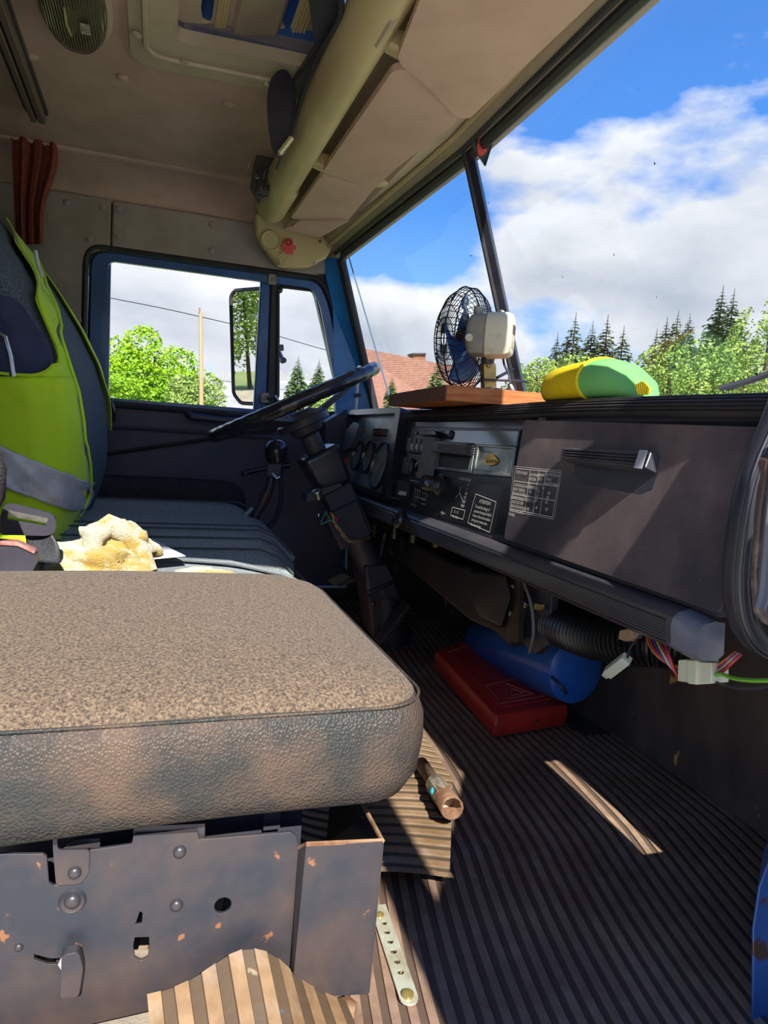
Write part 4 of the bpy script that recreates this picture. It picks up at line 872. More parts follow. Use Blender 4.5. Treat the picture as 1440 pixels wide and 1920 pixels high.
tag(obj('paper_sheet', M().prism(pp, (0, .004, .001)), paper_m, smooth=False), 'pale paper sheet sticking out behind the towel', 'paper')
# ================================================================ DASHBOARD
XD, YD2 = Vector((0, -1, 0)), Vector((.196, 0, .981))
def FP(y, z, d=0.0):                                      # dash face point by Y, Z
    x = F0.x + (z - F0.z) * FS; return Vector((x, y, z)) + FN * d
dash = thing('dashboard', 'long black dashboard with instrument cluster, switches, printed tables and ribbed lower trim', 'dashboard', (0.8, 1.7, 0.45))
bd = M().loft([[FP(y, .500), FP(y, .772), Vector((.775, y, .784)), Vector((.845 if y in (.69, 2.72) else .93, y, .797)), Vector((1.0, y, .74)), Vector((.92, y, .50))] for y in (.69, 1.7, 2.72)])
obj('dash_body', bd, blk, dash, smooth=False)
# ribbed top pad with a rounded lip that dips a little under the board
def lip(y):
    dz = 0.004 * math.sin((y - .7) * 4.2)
    x0 = F0.x + .048
    return [Vector((x, y, z + dz)) for x, z in ((x0 + .02, .758), (x0 - .006, .758), (x0 - .014, .763), (x0 - .018, .771), (x0 - .016, .781), (x0 - .008, .788), (x0 + .01, .791), (x0 + .05, .792), (x0 + .05, .758))]
yl = [.69 + i * (1.89 - .69) / 24 for i in range(25)]
yl = [.66 + i * (2.02 - .66) / 24 for i in range(25)]
obj('top_pad', M().loft([lip(y) for y in yl]), blk_rub, dash)
for k, (dx, z) in enumerate(((-.0185, .760), (-.0195, .765), (-.019, .770), (-.017, .775), (-.013, .7795), (-.0075, .783))):
    obj('pad_rib', M().tube([Vector((F0.x + .048 + dx, y, z + .006 + .004 * math.sin((y - .7) * 4.2))) for y in yl], .0018, 4), blk_rub, dash)
# shade between pad and panels, put in as a dark strip
obj('under_pad_shade', M().loft([[FP(y, .738, .002), FP(y, .754, .002), FP(y, .754, -.02), FP(y, .738, -.02)] for y in (.69, 2.0)]), blk_gloss, dash)
# lower ribbed trim rail
def rail_sec(y):
    return [Vector((x, y, z)) for x, z in ((.708, .497), (.690, .500), (.672, .496), (.664, .489), (.662, .478), (.666, .452), (.676, .443), (.70, .441), (.712, .45))]
rl_ = obj('lower_trim', M().loft([rail_sec(y) for y in (.735, 1.2, 1.7, 2.05, 2.55)]), mat('grey_black_trim', c_(60, 60, 66), .34, col2=c_(74, 72, 76), sc=6, spec=.6), dash)
for k in range(8):
    z = .482 - k * .0042; x = .6625 + k * .0006
    obj('trim_rib', M().tube([Vector((x, .745, z)), Vector((x, 2.5, z))], .0015, 4), blk_gloss, rl_, smooth=False)
obj('trim_end_cap', M().loft([[p + Vector((0, 0, 0)) for p in rail_sec(.742)], [Vector((p.x + .002, .705, p.z - .004)) for p in rail_sec(0)], [Vector((p.x * .94 + .045, .692, p.z * .9 + .044)) for p in rail_sec(0)]]), mat('grey_end_cap', c_(122, 124, 134), .3, col2=c_(104, 106, 116), sc=8), rl_)
rx = obj('trim_knob', M().lathe([(.018, -.02), (.019, .0), (.024, .006), (.027, .014), (.025, .024), (.017, .031), (.006, .034)], P(757, 978, x=.665), (-1, 0, .45), 24), blk_gloss, dash)

# glovebox door with recessed pull
gz1, gz0, gy0, gy1 = .752, .516, .700, 1.235
recO = [PF(u, v, .012) for u, v in ((1078, 868), (1232, 888), (1222, 918), (1200, 927), (1090, 906), (1078, 890))]
gd = obj('glovebox_door', M().plate(rr([PF(1350, 1152, .012), PF(1450, 801, .012), PF(983, 787, .012), PF(944, 1010, .012)], .012, 4), [recO], -FN * .014), blk_dust, dash, bev=.003, seg=3)
obj('pull_recess', M().loft([recO, [p - FN * .02 for p in recO]], cap=True), blk, gd, smooth=False)
h0, h1, h2, h3 = PF(1070, 842, .012), PF(1238, 852, .012), PF(1232, 888, .012), PF(1070, 870, .012)
pv = -FN * 0; dv_ = FN * .022
hb = M().loft([[h0, h1, h2, h3], [h0 + FN * .016 + Vector((0, 0, -.001)), h1 + FN * .018, h2 + FN * .024 + Vector((0, 0, .003)), h3 + FN * .022 + Vector((0, 0, .003))]])
hd_ = obj('pull_handle', hb, mat('ribbed_grey_handle', c_(66, 66, 74), .3, col2=c_(84, 82, 86), sc=10, spec=.6), gd, smooth=False, bev=.002)
for k in range(4):
    f = .22 + k * .18
    obj('handle_rib', M().tube([h0.lerp(h3, f) + FN * (.019 + k * .0012), h1.lerp(h2, f) + FN * (.021 + k * .0012)], .0016, 4), blk_gloss, hd_)
obj('handle_sun_end', M().prism([h1 + Vector((0, .018, 0)) + FN * .0235, h1 + FN * .0235, h2 + FN * .029, h2 + Vector((0, .018, 0)) + FN * .029], FN * .001), mat('painted_sunlit_end', c_(170, 172, 178), .25), hd_)  # sunlight on the handle's right end painted as this pale plate
obj('hinge_nub', M().box(PF(1020, 786, .008), (.01, .028, .006)), blk_gloss, gd)

# printed tables ---------------------------------------------------------
def pt(s, u, v, size, sx=.8, d=.013, ax='LEFT'):
    return text(s, PF(u, v, d), size, XD, YD2, white_print, dash, ax=ax, sx=sx)
def fline(a, b, d=.0128, w=.0007): return M().tube([PF(*a, d), PF(*b, d)], w, 4)
lines = M()
def seg_(m_, a, b, d, w=.0008):
    p, q = PF(*a, d), PF(*b, d); t = (q - p).normalized(); s = t.cross(FN).normalized() * w
    m_.add([p - s, p + s, q + s, q - s], [(0, 1, 2, 3)])
TB = [(966, 878), (1050, 886), (1036, 970), (958, 954)]
def tbp(a, b):
    t = [TB[0][k] + (TB[1][k] - TB[0][k]) * a for k in (0, 1)]; u_ = [TB[3][k] + (TB[2][k] - TB[3][k]) * a for k in (0, 1)]
    return (t[0] + (u_[0] - t[0]) * b, t[1] + (u_[1] - t[1]) * b)
for a in (0, .335, .53, .69, 1): seg_(lines, tbp(a, 0), tbp(a, 1), .0131, .0006)
for b in (0, .31, .63, 1): seg_(lines, tbp(0, b), tbp(1, b), .0131, .0006)
rb = [PF(*q, .0131) for q in ((963.5, 874), (1053, 883), (1039, 974), (955, 957))]
rb = rr(rb, .006, 3)
for i in range(len(rb)):
    p, q = rb[i], rb[(i + 1) % len(rb)]; t = (q - p).normalized(); s = t.cross(FN).normalized() * .0004
    lines.add([p - s, p + s, q + s, q - s], [(0, 1, 2, 3)])
obj('printed_table', lines, white_print, dash, smooth=False, label='white printed road and tyre pressure table')
rows = [(.03, .04, 'TYPES OF ROAD'), (.35, .06, 'ALLOWABLE\nPRESSURE\n(KPa)'), (.545, .05, 'MAXIMUM\nSPEED\n(km/h)'), (.70, .02, 'MAXIMUM RUN\nDURING\nQUANTITY PERIOD\nkm'),
        (.03, .35, 'UNSURFACED ROADS\nHEAVY TERRAIN,\nGROUND OF SMALL\nBEARING CAPACITY'), (.36, .36, 'REINFORCED\n   1.8\n   1.2\n   0.8'), (.57, .43, '40\n30\n20'), (.80, .43, '600\n400\n200'),
        (.03, .66, 'ROADS OF ALL TYPES\nONLY FOR TIME\nINFLATION FORCED\nAFTER TYRE DEFECT\nPOSSIBLE'), (.36, .66, 'PNEU 12-20\n\n   0.45'), (.58, .80, '40'), (.80, .80, '100')]
for a, b, s in rows:
    u, v = tbp(a, b); pt(s, u, v, .0088, .72, .0132)
AT = [(917, 926), (931, 941), (948, 942), (941, 1000)]
al = M()
aq = [(892, 926), (930, 941), (918, 998), (877, 980)]
for i in range(4): seg_(al, aq[i], aq[(i + 1) % 4], .0024)
obj('warning_border', al, white_print, dash, smooth=False)
pt('ATTENTION !', 900, 935, .012, .8, .0024)
pt('To avoid the damage of\noperative bearings of vehicle\nheavy to disconnect outdoor\nstrong over contact when\nfrom cord charge', 892, 945, .0105, .72, .0024)
pt('DISTRIBUTING BOX', 862, 893, .0105, .72, .0024)
pt('N\nR\nA-B\n1ST\n2ND\nREAR', 879, 905, .0105, .8, .0024, 'CENTER')
tr_ = M()
for a, b in (((863, 912), (862, 924)), ((862, 924), (854, 934)), ((862, 924), (867, 938)), ((848, 951), (872, 957)), ((872, 957), (868, 974)), ((848, 951), (845, 966)), ((845, 966), (868, 974))): seg_(tr_, a, b, .0024, .0009)
obj('shift_diagram', tr_, white_print, dash, smooth=False)
pt('O  I  O', 852, 955, .011, .8, .0024); pt('MIN    DUAL', 849, 965, .008, .7, .0024)
sd = M()
for k in range(3):
    for (u, v) in ((779 + k * 3.8, 919 + k * 1.3), (772 + k * 3.8, 946 + k * 1.6)):
        p = PF(u, v, .0024); sd.add([p + Vector((0, .004, .004)), p + Vector((0, -.004, .004)), p + Vector((0, 0, -.006))], [(0, 1, 2)])
    seg_(sd, (779 + k * 4, 924), (775 + k * 4, 942), .0024, .0006)
seg_(sd, (792, 924), (801, 927), .0024); seg_(sd, (801, 927), (797, 938), .0024); seg_(sd, (797, 938), (789, 935), .0024); seg_(sd, (790, 944), (797, 946), .0024); seg_(sd, (778, 931), (798, 936), .0024)
obj('heater_diagram', sd, white_print, dash, smooth=False)

# instrument cluster ------------------------------------------------------
cluster = thing('instrument_cluster', 'black instrument cluster with round gauges behind the steering wheel', 'instrument cluster', PF(700, 940))
def CP(u, v, d=0.0): return PF(u, v, d)
fr_o = rr([CP(645, 773, .0), CP(768, 768, .0), CP(741, 941, .0), CP(640, 905, .0)], .015, 4)
fr_i = rr([CP(655, 783, .0), CP(757, 779, .0), CP(732, 930, .0), CP(645, 896, .0)], .012, 4)
obj('cluster_frame', M().plate(fr_o, [fr_i], FN * .030), blk_gloss, cluster, bev=.004)
obj('cluster_face', M().prism([CP(655, 783, .003), CP(757, 779, .003), CP(732, 930, .003), CP(645, 896, .003)], FN * .003), mat('painted_sheen_cluster_face', c_(170, 174, 172), .3, metal=.2, col2=c_(104, 108, 116), sc=5), cluster, smooth=False)  # silver sheen of the black face painted into its colour
def dial(u, v, r, nm='gauge', dep=.012):
    q = CP(u, v, .006); qr = Vector((0, 0, 1)).rotation_difference(FN)
    g_ = obj(nm, M().lathe([(r, 0), (r, dep), (r * .95, dep), (r * .92, .004)], q, FN, 32, cap=False), blk_gloss, cluster)
    obj('gauge_face', M().lathe([(r * .93, .003), (r * .93, .004)], q, FN, 32), gauge_face, g_)
    obj('gauge_glass', M().lathe([(r * .92, dep * .8), (r * .92, dep * .86)], q, FN, 32), glass2, g_)
    a = 2.4; yv = Vector((0, -1, 0)); zv = YD2
    nd = M().tube([q + FN * .006 - (yv * math.cos(a) + zv * math.sin(a)) * r * .15, q + FN * .006 + (yv * math.cos(a) + zv * math.sin(a)) * r * .7], [.0022, .0008], 6)
    obj('needle', nd, orange_p, g_)
    tk = M()
    for k in range(11):
        an = math.radians(220 - k * 26); e1 = q + FN * .005 + (yv * math.cos(an) + zv * math.sin(an)) * r * .70; e2 = q + FN * .005 + (yv * math.cos(an) + zv * math.sin(an)) * r * .82
        s = (e2 - e1).cross(FN).normalized() * .0009; tk.add([e1 - s, e1 + s, e2 + s, e2 - s], [(0, 1, 2, 3)])
    obj('tick_marks', tk, blk, g_, smooth=False)
dial(673, 855, .056); dial(693, 858, .058); dial(715, 874, .080); dial(728, 907, .030, 'small_gauge', .010)
for (u, v, n) in ((713, 811, 5), (746, 811, 3)):
    p = CP(u, v, .006); wq = .028 * n
    sl = obj('warning_lamp_strip', M().box(p, (.006, wq + .01, .026)), blk_gloss, cluster, smooth=False)
    for k in range(n):
        obj('lamp_lens', M().box(p + Vector((-.004, (k - (n - 1) / 2) * .028, 0)), (.004, .022, .017)), mat('dull_red_lens', c_(120, 84, 74), .3) if k == 0 and n == 5 else bpy.data.materials['dull_red_lens'], sl, smooth=False)
obj('amber_button', M().lathe([(.009, 0), (.009, .01), (.004, .012)], CP(684, 806, .006), FN, 12), brass, cluster)
obj('red_button', M().lathe([(.012, 0), (.012, .012), (.005, .015)], CP(650, 865, .006), FN, 12), orange_p, cluster)
# flat dark cover leaning in front of the cluster, and the round vent to its left
obj('indicator_stalk_pad', M().prism([CP(658, 808, .05), CP(672, 793, .05), CP(684, 798, .05), CP(682, 806, .05), CP(668, 842, .05), CP(650, 850, .05)], FN * .02), blk, cluster, bev=.004)
vt = obj('side_vent', M().lathe([(.055, 0), (.055, .03), (.045, .032), (.04, .01), (0.0, .01)], P(628, 806, x=.735), (-.95, 0, .3), 28, cap=False), blk_gloss, cluster)
for k in range(-3, 4): obj('vent_blade', M().tube([P(628, 806, x=.735) + Vector((-.024, -.042, k * .011)), P(628, 806, x=.735) + Vector((-.024, .042, k * .011))], .002, 4), blk, vt)
obj('corner_hood', M().prism([P(612, 790, y=2.62), P(640, 774, y=2.62), P(655, 772, y=2.62), P(650, 905, y=2.62), P(608, 870, y=2.62)], (0, .10, 0)), blk, cluster, bev=.01)

# centre console switches, vent handle, ashtray slot, badge plate -----------
def bxp(name, q4, th, m_, par=dash, d=.001, bv=.0015): return obj(name, M().prism([PF(u, v, d) for u, v in q4], FN * th), m_, par, smooth=False, bev=bv)
cp_ = bxp('centre_panel', [(771, 803), (978, 805), (946, 1005), (736, 944)], .0006, mat('centre_panel_black', c_(30, 30, 36), .3, col2=c_(40, 40, 46), sc=5, spec=.6), bv=0)
obj('painted_shine_strip', M().prism([PF(u, v, .0012) for u, v in ((812, 806), (976, 808), (970, 838), (897, 836), (890, 833), (818, 832))], FN * .004), mat('black_panel_painted_shine', c_(60, 66, 72), .12, spec=.9, col2=c_(110, 116, 118), sc=3, thr=(.45, .6)), dash, bev=.002)  # shine on the black panel painted as lighter grey patches
for i in range(4):                                       # upper row of rocker switches
    u = 771 + i * 9.2; v = 822 + i * 0.8
    sw = bxp('rocker_switch', [(u, v), (u + 7.2, v + .8), (u + 4.2, v + 28), (u - 3.2, v + 27)], .012, blk, d=.002)
    bxp('switch_window', [(u + 1.2, v + 10), (u + 5.4, v + 10.5), (u + 4.0, v + 22), (u - .2, v + 21.5)], .003, gauge_face, sw, d=.0135, bv=0)
for i in range(5):
    u = 779 + i * 8
    bxp('label_window', [(u, 809), (u + 5, 809.3), (u + 4, 815), (u - 1, 814.6)], .003, blk_gloss, d=.002)
for i in range(2):
    u = 763 + i * 7.5
    sw = bxp('rocker_switch', [(u, 858 + i * .8), (u + 6.4, 859 + i), (u + 1.5, 890 + i), (u - 5, 888.5 + i)], .010, blk, d=.002)
    bxp('switch_window', [(u + .5, 868), (u + 4.2, 869), (u + 2, 884), (u - 1.8, 883)], .002, mat('dull_grey_lens', c_(84, 92, 90), .3) if i == 0 else bpy.data.materials['dull_grey_lens'], sw, d=.0115, bv=0)
for i in range(3):
    u = 752 + i * 6.6
    sw = bxp('rocker_switch', [(u, 902 + i), (u + 5.6, 903.2 + i), (u + 1.6, 930 + i), (u - 4.6, 928 + i)], .012, blk, d=.002)
    if i < 2: bxp('white_key', [(u - 1, 920 + i * 1.5), (u + 4.2, 921.5 + i * 1.5), (u + 1.8, 929 + i), (u - 4, 927.5 + i)], .004, paper_m, sw, d=.014, bv=.001)
rg = PF(783, 877, .003)
obj('lighter_ring', M().tube([rg + (Vector((0, -1, 0)) * math.cos(t) * .017 + YD2 * math.sin(t) * .017) for t in [k * PI / 12 for k in range(24)]], .003, 6, closed=True), brass, dash)
obj('lighter_knob', M().lathe([(.014, 0), (.014, .006), (.008, .008)], rg, FN, 18), blk_gloss, dash)
st = bxp('fabric_strap', [(805, 818), (826, 822), (812, 903), (789, 898)], .016, mat('woven_black_grip', c_(96, 96, 100), .6, col2=c_(140, 138, 136), sc=260, bump=.5, bsc=300), d=.004, bv=.003)
bxp('strap_cap', [(799, 810), (832, 812), (835, 820), (802, 820)], .026, blk_gloss, d=.004, bv=.002)
bxp('strap_foot', [(780, 902), (812, 908), (810, 916), (778, 909)], .02, blk_gloss, d=.004, bv=.002)
obj('panel_plug', M().lathe([(.012, 0), (.012, .006), (.005, .009)], PF(847, 816, .004), FN, 18), blk, dash)
ash = bxp('ashtray_slot', [(824, 852), (888, 858), (880, 884), (822, 876)], .001, blk_rub, d=.002, bv=0)
af = M().plate([PF(u, v, .003) for u, v in ((819, 832), (893, 838), (885, 888), (817, 880))], [[PF(u, v, .003) for u, v in ((825, 850), (886, 857), (879, 882), (823, 875))]], FN * .004)
obj('ashtray_bezel', af, silver_plate, dash, smooth=False, bev=.002)
ah = bxp('ashtray_handle', [(822, 830), (892, 834), (888, 857), (820, 850)], .022, blk, d=.005, bv=.003)
for k in range(4):
    f = .2 + .2 * k; a = (822 - 2 * f, 830 + 20 * f); b = (892 - 4 * f, 834 + 23 * f)
    obj('handle_rib', M().tube([PF(*a, .0275), PF(*b, .0275)], .0017, 4), mat('grey_rib', c_(110, 110, 112), .3) if k == 0 else bpy.data.materials['grey_rib'], ah)
bz = M().plate([PF(u, v, .002) for u, v in ((896, 833), (970, 838), (962, 896), (888, 890))], [[PF(u, v, .002) for u, v in ((900, 838), (966, 843), (959, 888), (893, 881))]], FN * .005)
obj('badge_bezel', bz, silver_plate, dash, smooth=False, bev=.002)
bpn = bxp('badge_plate', [(899, 837), (967, 842), (960, 889), (892, 882)], .0015, silver_plate, d=.0022, bv=0)
bg_ = [PF(u, v, .004) for u, v in ((909, 871), (910, 862), (916, 854), (922, 850), (926, 852), (932, 858), (936, 864), (934, 868), (928, 872), (918, 873))]
bdg = obj('gold_badge', M().prism(rr(bg_, .003, 2), FN * .003), gold_m, bpn, bev=.001)
for k in range(4): obj('badge_mark', M().tube([PF(913 + k * 5.2, 861 + abs(k - 1.5), .0085), PF(912 + k * 5.2, 868, .0085)], .0011, 4), blk, bpn)
kb = obj('heater_knob', M().lathe([(.030, 0), (.032, .012), (.024, .016), (.020, .022), (.020, .052), (.016, .058)], PF(829, 913, .002), FN, 24), blk_gloss, dash)
obj('knob_pointer', M().box(PF(812, 909, .06), (.012, .034, .012)), blk, kb, bev=.003)
obj('small_screw', M().lathe([(.006, 0), (.006, .003), (.002, .005)], PF(829, 963, .001), FN, 10), steel, dash)

# ---------------------------------------------------------------- ribbed edging loop of the doorway, right
ed = thing('ribbed_edging', 'thick ribbed black rubber edging curving round the doorway corner at right', 'edging', (0.7, .64, .46))
lo_ = [P(1490, 700, y=.655), P(1450, 800, y=.655), P(1416, 880, y=.655), P(1396, 960, y=.655), P(1384, 1050, y=.655), P(1383, 1110, y=.655), P(1392, 1160, y=.655), P(1415, 1198, y=.655), P(1450, 1216, y=.655), P(1500, 1225, y=.655)]
def smooth_path(p, n=4):
    o = []
    for i in range(len(p) - 1):
        p0, p1, p2, p3 = p[max(i - 1, 0)], p[i], p[i + 1], p[min(i + 2, len(p) - 1)]
        for k in range(n):
            t = k / n; o.append(.5 * ((2 * p1) + (p2 - p0) * t + (2 * p0 - 5 * p1 + 4 * p2 - p3) * t * t + (3 * p1 - p0 - 3 * p2 + p3) * t ** 3))
    return o + [p[-1]]
lo_ = smooth_path(lo_)
obj('edging_body', M().tube(lo_, .0155, 12, flat=(1.2, 1)), mat('dark_ribbed_rubber', c_(46, 46, 54), .38, spec=.6), ed)
for k in range(6):
    an = PI * (.12 + k * .13)
    pts = []
    for i, p in enumerate(lo_):
        t = (lo_[min(i + 1, len(lo_) - 1)] - lo_[max(i - 1, 0)]).normalized(); inw = t.cross(Vector((0, 1, 0))).normalized()
        sgn = 1
        pts.append(p + inw * sgn * math.cos(an) * .0175 + Vector((0, -1, 0)) * math.sin(an) * .0175)
    obj('edging_rib', M().tube(pts, .0019, 5), blk_rub, ed)
ip_ = [P(1440, 860, y=.63), P(1425, 960, y=.63), P(1416, 1080, y=.63), P(1422, 1150, y=.63), P(1440, 1172, y=.63), P(1500, 1190, y=.63), P(1520, 800, y=.63)]
obj('inner_plate', M().prism(ip_, (0, .02, 0)), mat('dirty_inner_plate', c_(84, 66, 64), .45, col2=c_(130, 118, 108), sc=14, thr=(.5, .62), bump=.2, bsc=60), ed, bev=.003)
obj('plate_bead', M().tube(smooth_path([P(1470, 820, y=.62), P(1450, 930, y=.62), P(1438, 1050, y=.62), P(1432, 1110, y=.62), P(1424, 1140, y=.62)]), .007, 8), mat('grey_bead', c_(108, 110, 122), .3), ed)

# ================================================================ STEERING
WC = Vector((.418, 2.2, .7925)); ang = math.radians(27); AX = Vector((-math.sin(ang), .035, math.cos(ang))).normalized(); WX = Vector((math.cos(ang), 0, math.sin(ang))); WY = AX.cross(WX).normalized(); WX = WY.cross(AX).normalized()
stw = thing('steering_wheel', 'large black steering wheel tilted above the column', 'steering wheel', WC)
def wp(a, r, h=0): return WC + (WX * math.cos(a) + WY * math.sin(a)) * r + AX * h
NR = 144
rad = [.0205 + .0008 * math.cos(k * 2 * PI / NR * 36) for k in range(NR)]
obj('rim', M().tube([wp(k * 2 * PI / NR, .272) for k in range(NR)], rad, 12, closed=True), blk_gloss, stw)
for a in (0.2, 2.25, 4.05):
    a_ = a
    obj('spoke', M().loft([[wp(a_ - .10, .262, .003), wp(a_ + .10, .262, .003), wp(a_ + .10, .262, -.012), wp(a_ - .10, .262, -.012)], [wp(a_ - .16, .15, -.030), wp(a_ + .16, .15, -.030), wp(a_ + .16, .15, -.044), wp(a_ - .16, .15, -.044)], [wp(a_ - .40, .055, -.052), wp(a_ + .40, .055, -.052), wp(a_ + .40, .055, -.070), wp(a_ - .40, .055, -.070)]]), blk, stw, bev=.003)
obj('hub', M().lathe([(.03, -.115), (.05, -.105), (.055, -.085), (.085, -.080), (.088, -.060), (.07, -.048), (.045, -.040), (.040, -.034), (0.0, -.032)], WC, AX, 32, cap=False), blk, stw)
obj('hub_switch', M().box(wp(2.9, .055, -.040), (.05, .04, .018), Matrix.Rotation(-ang, 3, 'Y')), mat('worn_brown_switch', c_(96, 88, 72), .4), stw, bev=.003)
col = thing('steering_column', 'black steering column with switch housing, ignition barrel and cut wires', 'steering column', (.75, 2.2, 0.0))
D0, D1 = WC + AX * -.115, Vector((.775, 2.2, .14))
cd = (D1 - D0).normalized()
obj('upper_shaft', M().tube([D0, D0 + cd * .10], .032, 14), mat('dusty_shaft', c_(74, 70, 64), .5), col)
obj('lower_tube', M().tube([D0 + cd * .10, D1], .042, 16), blk, col)
def colbox(s0, s1, w0, h0, w1, h1, dy=0, dh=0):
    side = Vector((0, 1, 0)); nn = cd.cross(side).normalized(); r_ = []
    for s, w_, h_ in ((s0, w0, h0), (s1, w1, h1)):
        c = D0 + cd * s + side * dy + nn * dh; r_.append([c + side * w_ + nn * h_, c - side * w_ + nn * h_, c - side * w_ - nn * h_, c + side * w_ - nn * h_])
    return M().loft(r_)
obj('switch_housing', colbox(.055, .185, .068, .066, .062, .056), blk_gloss, col, bev=.016, seg=3)
obj('lower_shroud', colbox(.185, .37, .050, .050, .056, .050), blk, col, bev=.006)
ig = colbox(.245, .37, .045, .060, .04, .055, dy=-.03, dh=-.02)
obj('ignition_housing', ig, blk, col, bev=.005)
kq = P(598, 932, y=2.12)
obj('ignition_barrel', M().lathe([(.017, 0), (.018, .02), (.014, .026), (.008, .028)], kq, (-.5, -.3, .8), 18), steel, col)
obj('ignition_plate', M().prism([P(u, v, y=2.11) for u, v in ((577, 925), (640, 905), (643, 912), (580, 942), (573, 940))], (0, .08, .0)), blk, col, bev=.002)
obj('housing_screw', M().lathe([(.006, 0), (.005, .004), (.002, .005)], P(598, 966, y=2.12), (0, -1, 0), 10), steel, col)
obj('floor_boot', M().loft([[Vector((.80 + a * math.cos(t) + dx, 2.2 + a * math.sin(t), z)) for t in [k * PI / 8 for k in range(16)]] for a, dx, z in ((.075, .0, 0.0), (.07, .0, .04), (.055, -.015, .10), (.05, -.03, .16))]), blk_rub, col)
stalk = M().tube([D0 + cd * .13 + Vector((0, -.05, 0)), P(560, 862, y=2.06), P(548, 866, y=1.98)], [.008, .007, .010], 8)
for k, (cc, pts) in enumerate(((c_(60, 150, 160), [(612, 958), (602, 982), (620, 976), (632, 986), (640, 1000)]), (c_(200, 60, 50), [(618, 960), (632, 974), (628, 986), (641, 1000)]), (c_(80, 140, 70), [(612, 962), (622, 978), (634, 984), (642, 1002)]), (c_(220, 200, 90), [(622, 962), (630, 986), (638, 992), (644, 1002)]))):
    obj('loose_wire', M().tube(smooth_path([P(u, v, y=2.10) for u, v in pts]), .0022, 5), mat('wire_colour_%s' % 'abcd'[k], cc, .4), col)
obj('taped_loom', M().tube(smooth_path([P(640, 998, y=2.10), P(652, 1012, y=2.10), P(668, 1014, y=2.12), P(693, 1006, y=2.16)]), [.006 + .002 * (k % 2) for k in range(13)], 8), mat('taped_loom', c_(150, 140, 104), .5, col2=c_(60, 60, 56), sc=60), col)

# gear lever ------------------------------------------------------------------
gv = thing('gear_lever', 'black ball-topped gear lever beside the driver seat', 'lever', P(476, 972, y=2.42))
g1 = P(518, 846, y=2.42)
obj('lever_knob', M().lathe([(.014, -.055), (.020, -.046), (.030, -.036), (.038, -.018), (.041, 0), (.038, .018), (.028, .032), (.013, .040)], g1, (.05, 0, 1), 24), blk_gloss, gv)
obj('collar', M().loft([[P(u, v, y=2.39) for u, v in ((500, 868), (530, 868), (527, 895), (498, 895))], [P(u, v, y=2.45) for u, v in ((500, 868), (530, 868), (527, 895), (498, 895))]]), blk, gv, bev=.006)
obj('lever_shaft', M().tube(smooth_path([P(512, 880, y=2.42), P(506, 910, y=2.42), P(496, 940, y=2.42), P(482, 960, y=2.42), P(474, 985, y=2.42)]), .016, 10), blk, gv)
obj('taped_section', M().tube([P(501, 922, y=2.41), P(492, 944, y=2.41)], .019, 10), mat('brown_tape', c_(88, 62, 46), .4), gv)
obj('pale_tube', M().tube([P(474, 952, y=2.38), P(460, 966, y=2.38)], .006, 8), mat('pale_green_tube', c_(176, 198, 190), .4), gv)
obj('range_switch', M().tube([P(510, 888, y=2.38), P(520, 898, y=2.37), P(524, 893, y=2.37)], .006, 8), steel, gv)

# ================================================================ UNDER THE DASH
hb_ = thing('heater_housing', 'dark dusty heater housing under the dashboard with riveted flange', 'heater', (.9, 1.7, .2))
obj('housing_body', M().prism([P(u, v, x=.80) for u, v in ((738, 1000), (860, 1060), (950, 1075), (985, 1130), (955, 1215), (925, 1185), (880, 1165), (810, 1105), (745, 1050))], (.25, 0, .01)), mat('dusty_heater_plastic', c_(42, 42, 46), .5, col2=c_(58, 54, 52), sc=6), hb_, bev=.02, seg=3)
obj('housing_bulge', M().loft([[P(u, v, x=xx) for u, v in ((882, 1066), (950, 1074), (958, 1120), (940, 1180), (900, 1160), (876, 1110))] for xx in (.775, .80)]), bpy.data.materials['dusty_heater_plastic'], hb_, bev=.012, seg=3)
obj('flange', M().prism([P(u, v, x=.79) for u, v in ((953, 1078), (975, 1082), (972, 1205), (950, 1200))], (.012, 0, 0)), mat('rusty_flange', c_(56, 48, 42), .5, col2=c_(90, 70, 50), sc=30, thr=(.5, .7)), hb_)
for (u, v) in ((962, 1100), (958, 1150)): obj('flange_rivet', M().lathe([(.008, 0), (.007, .004), (.003, .006)], P(u, v, x=.789), (-1, 0, 0), 12), steel, hb_)
obj('side_plate', M().prism([P(u, v, x=.82) for u, v in ((978, 1085), (1035, 1110), (1025, 1210), (1005, 1228), (978, 1205))], (.02, 0, 0)), blk, hb_, bev=.003)
obj('clip_bracket', M().prism([P(u, v, x=.80) for u, v in ((1001, 1130), (1018, 1133), (1016, 1143), (1010, 1146), (1000, 1142))], (.008, 0, 0)), brass, hb_, bev=.002)
obj('clip_bolt', M().lathe([(.008, 0), (.008, .006), (.004, .008)], P(988, 1134, x=.80), (-1, 0, 0), 6), steel, hb_)
obj('bowden_cable', M().tube(smooth_path([P(970, 1068, x=.78), P(985, 1100, x=.77), P(997, 1140, x=.77), P(1000, 1190, x=.78), P(992, 1224, x=.80)]), .0035, 6), mat('grey_cable', c_(136, 136, 136), .4), hb_)
hs = thing('corrugated_hose', 'black corrugated air hose running under the glovebox', 'hose', P(1150, 1190, x=.84))
hp = smooth_path([P(1040, 1172, x=.86), P(1090, 1190, x=.84), P(1150, 1202, x=.84), P(1220, 1206, x=.86), P(1290, 1212, x=.92)], 34)
obj('hose_tube', M().tube(hp, [.040 + .0035 * (1 if (k // 2) % 2 else -1) for k in range(len(hp))], 18), hose_m, hs)
hp2 = smooth_path([P(1035, 1120, x=.93), P(1080, 1120, x=.95), P(1140, 1150, x=.98), P(1200, 1190, x=1.0)], 24)
tag(obj('upper_hose', M().tube(hp2, [.038 + .003 * (1 if (k // 2) % 2 else -1) for k in range(len(hp2))], 16), hose_m), 'second corrugated hose in the dark behind the first', 'hose')
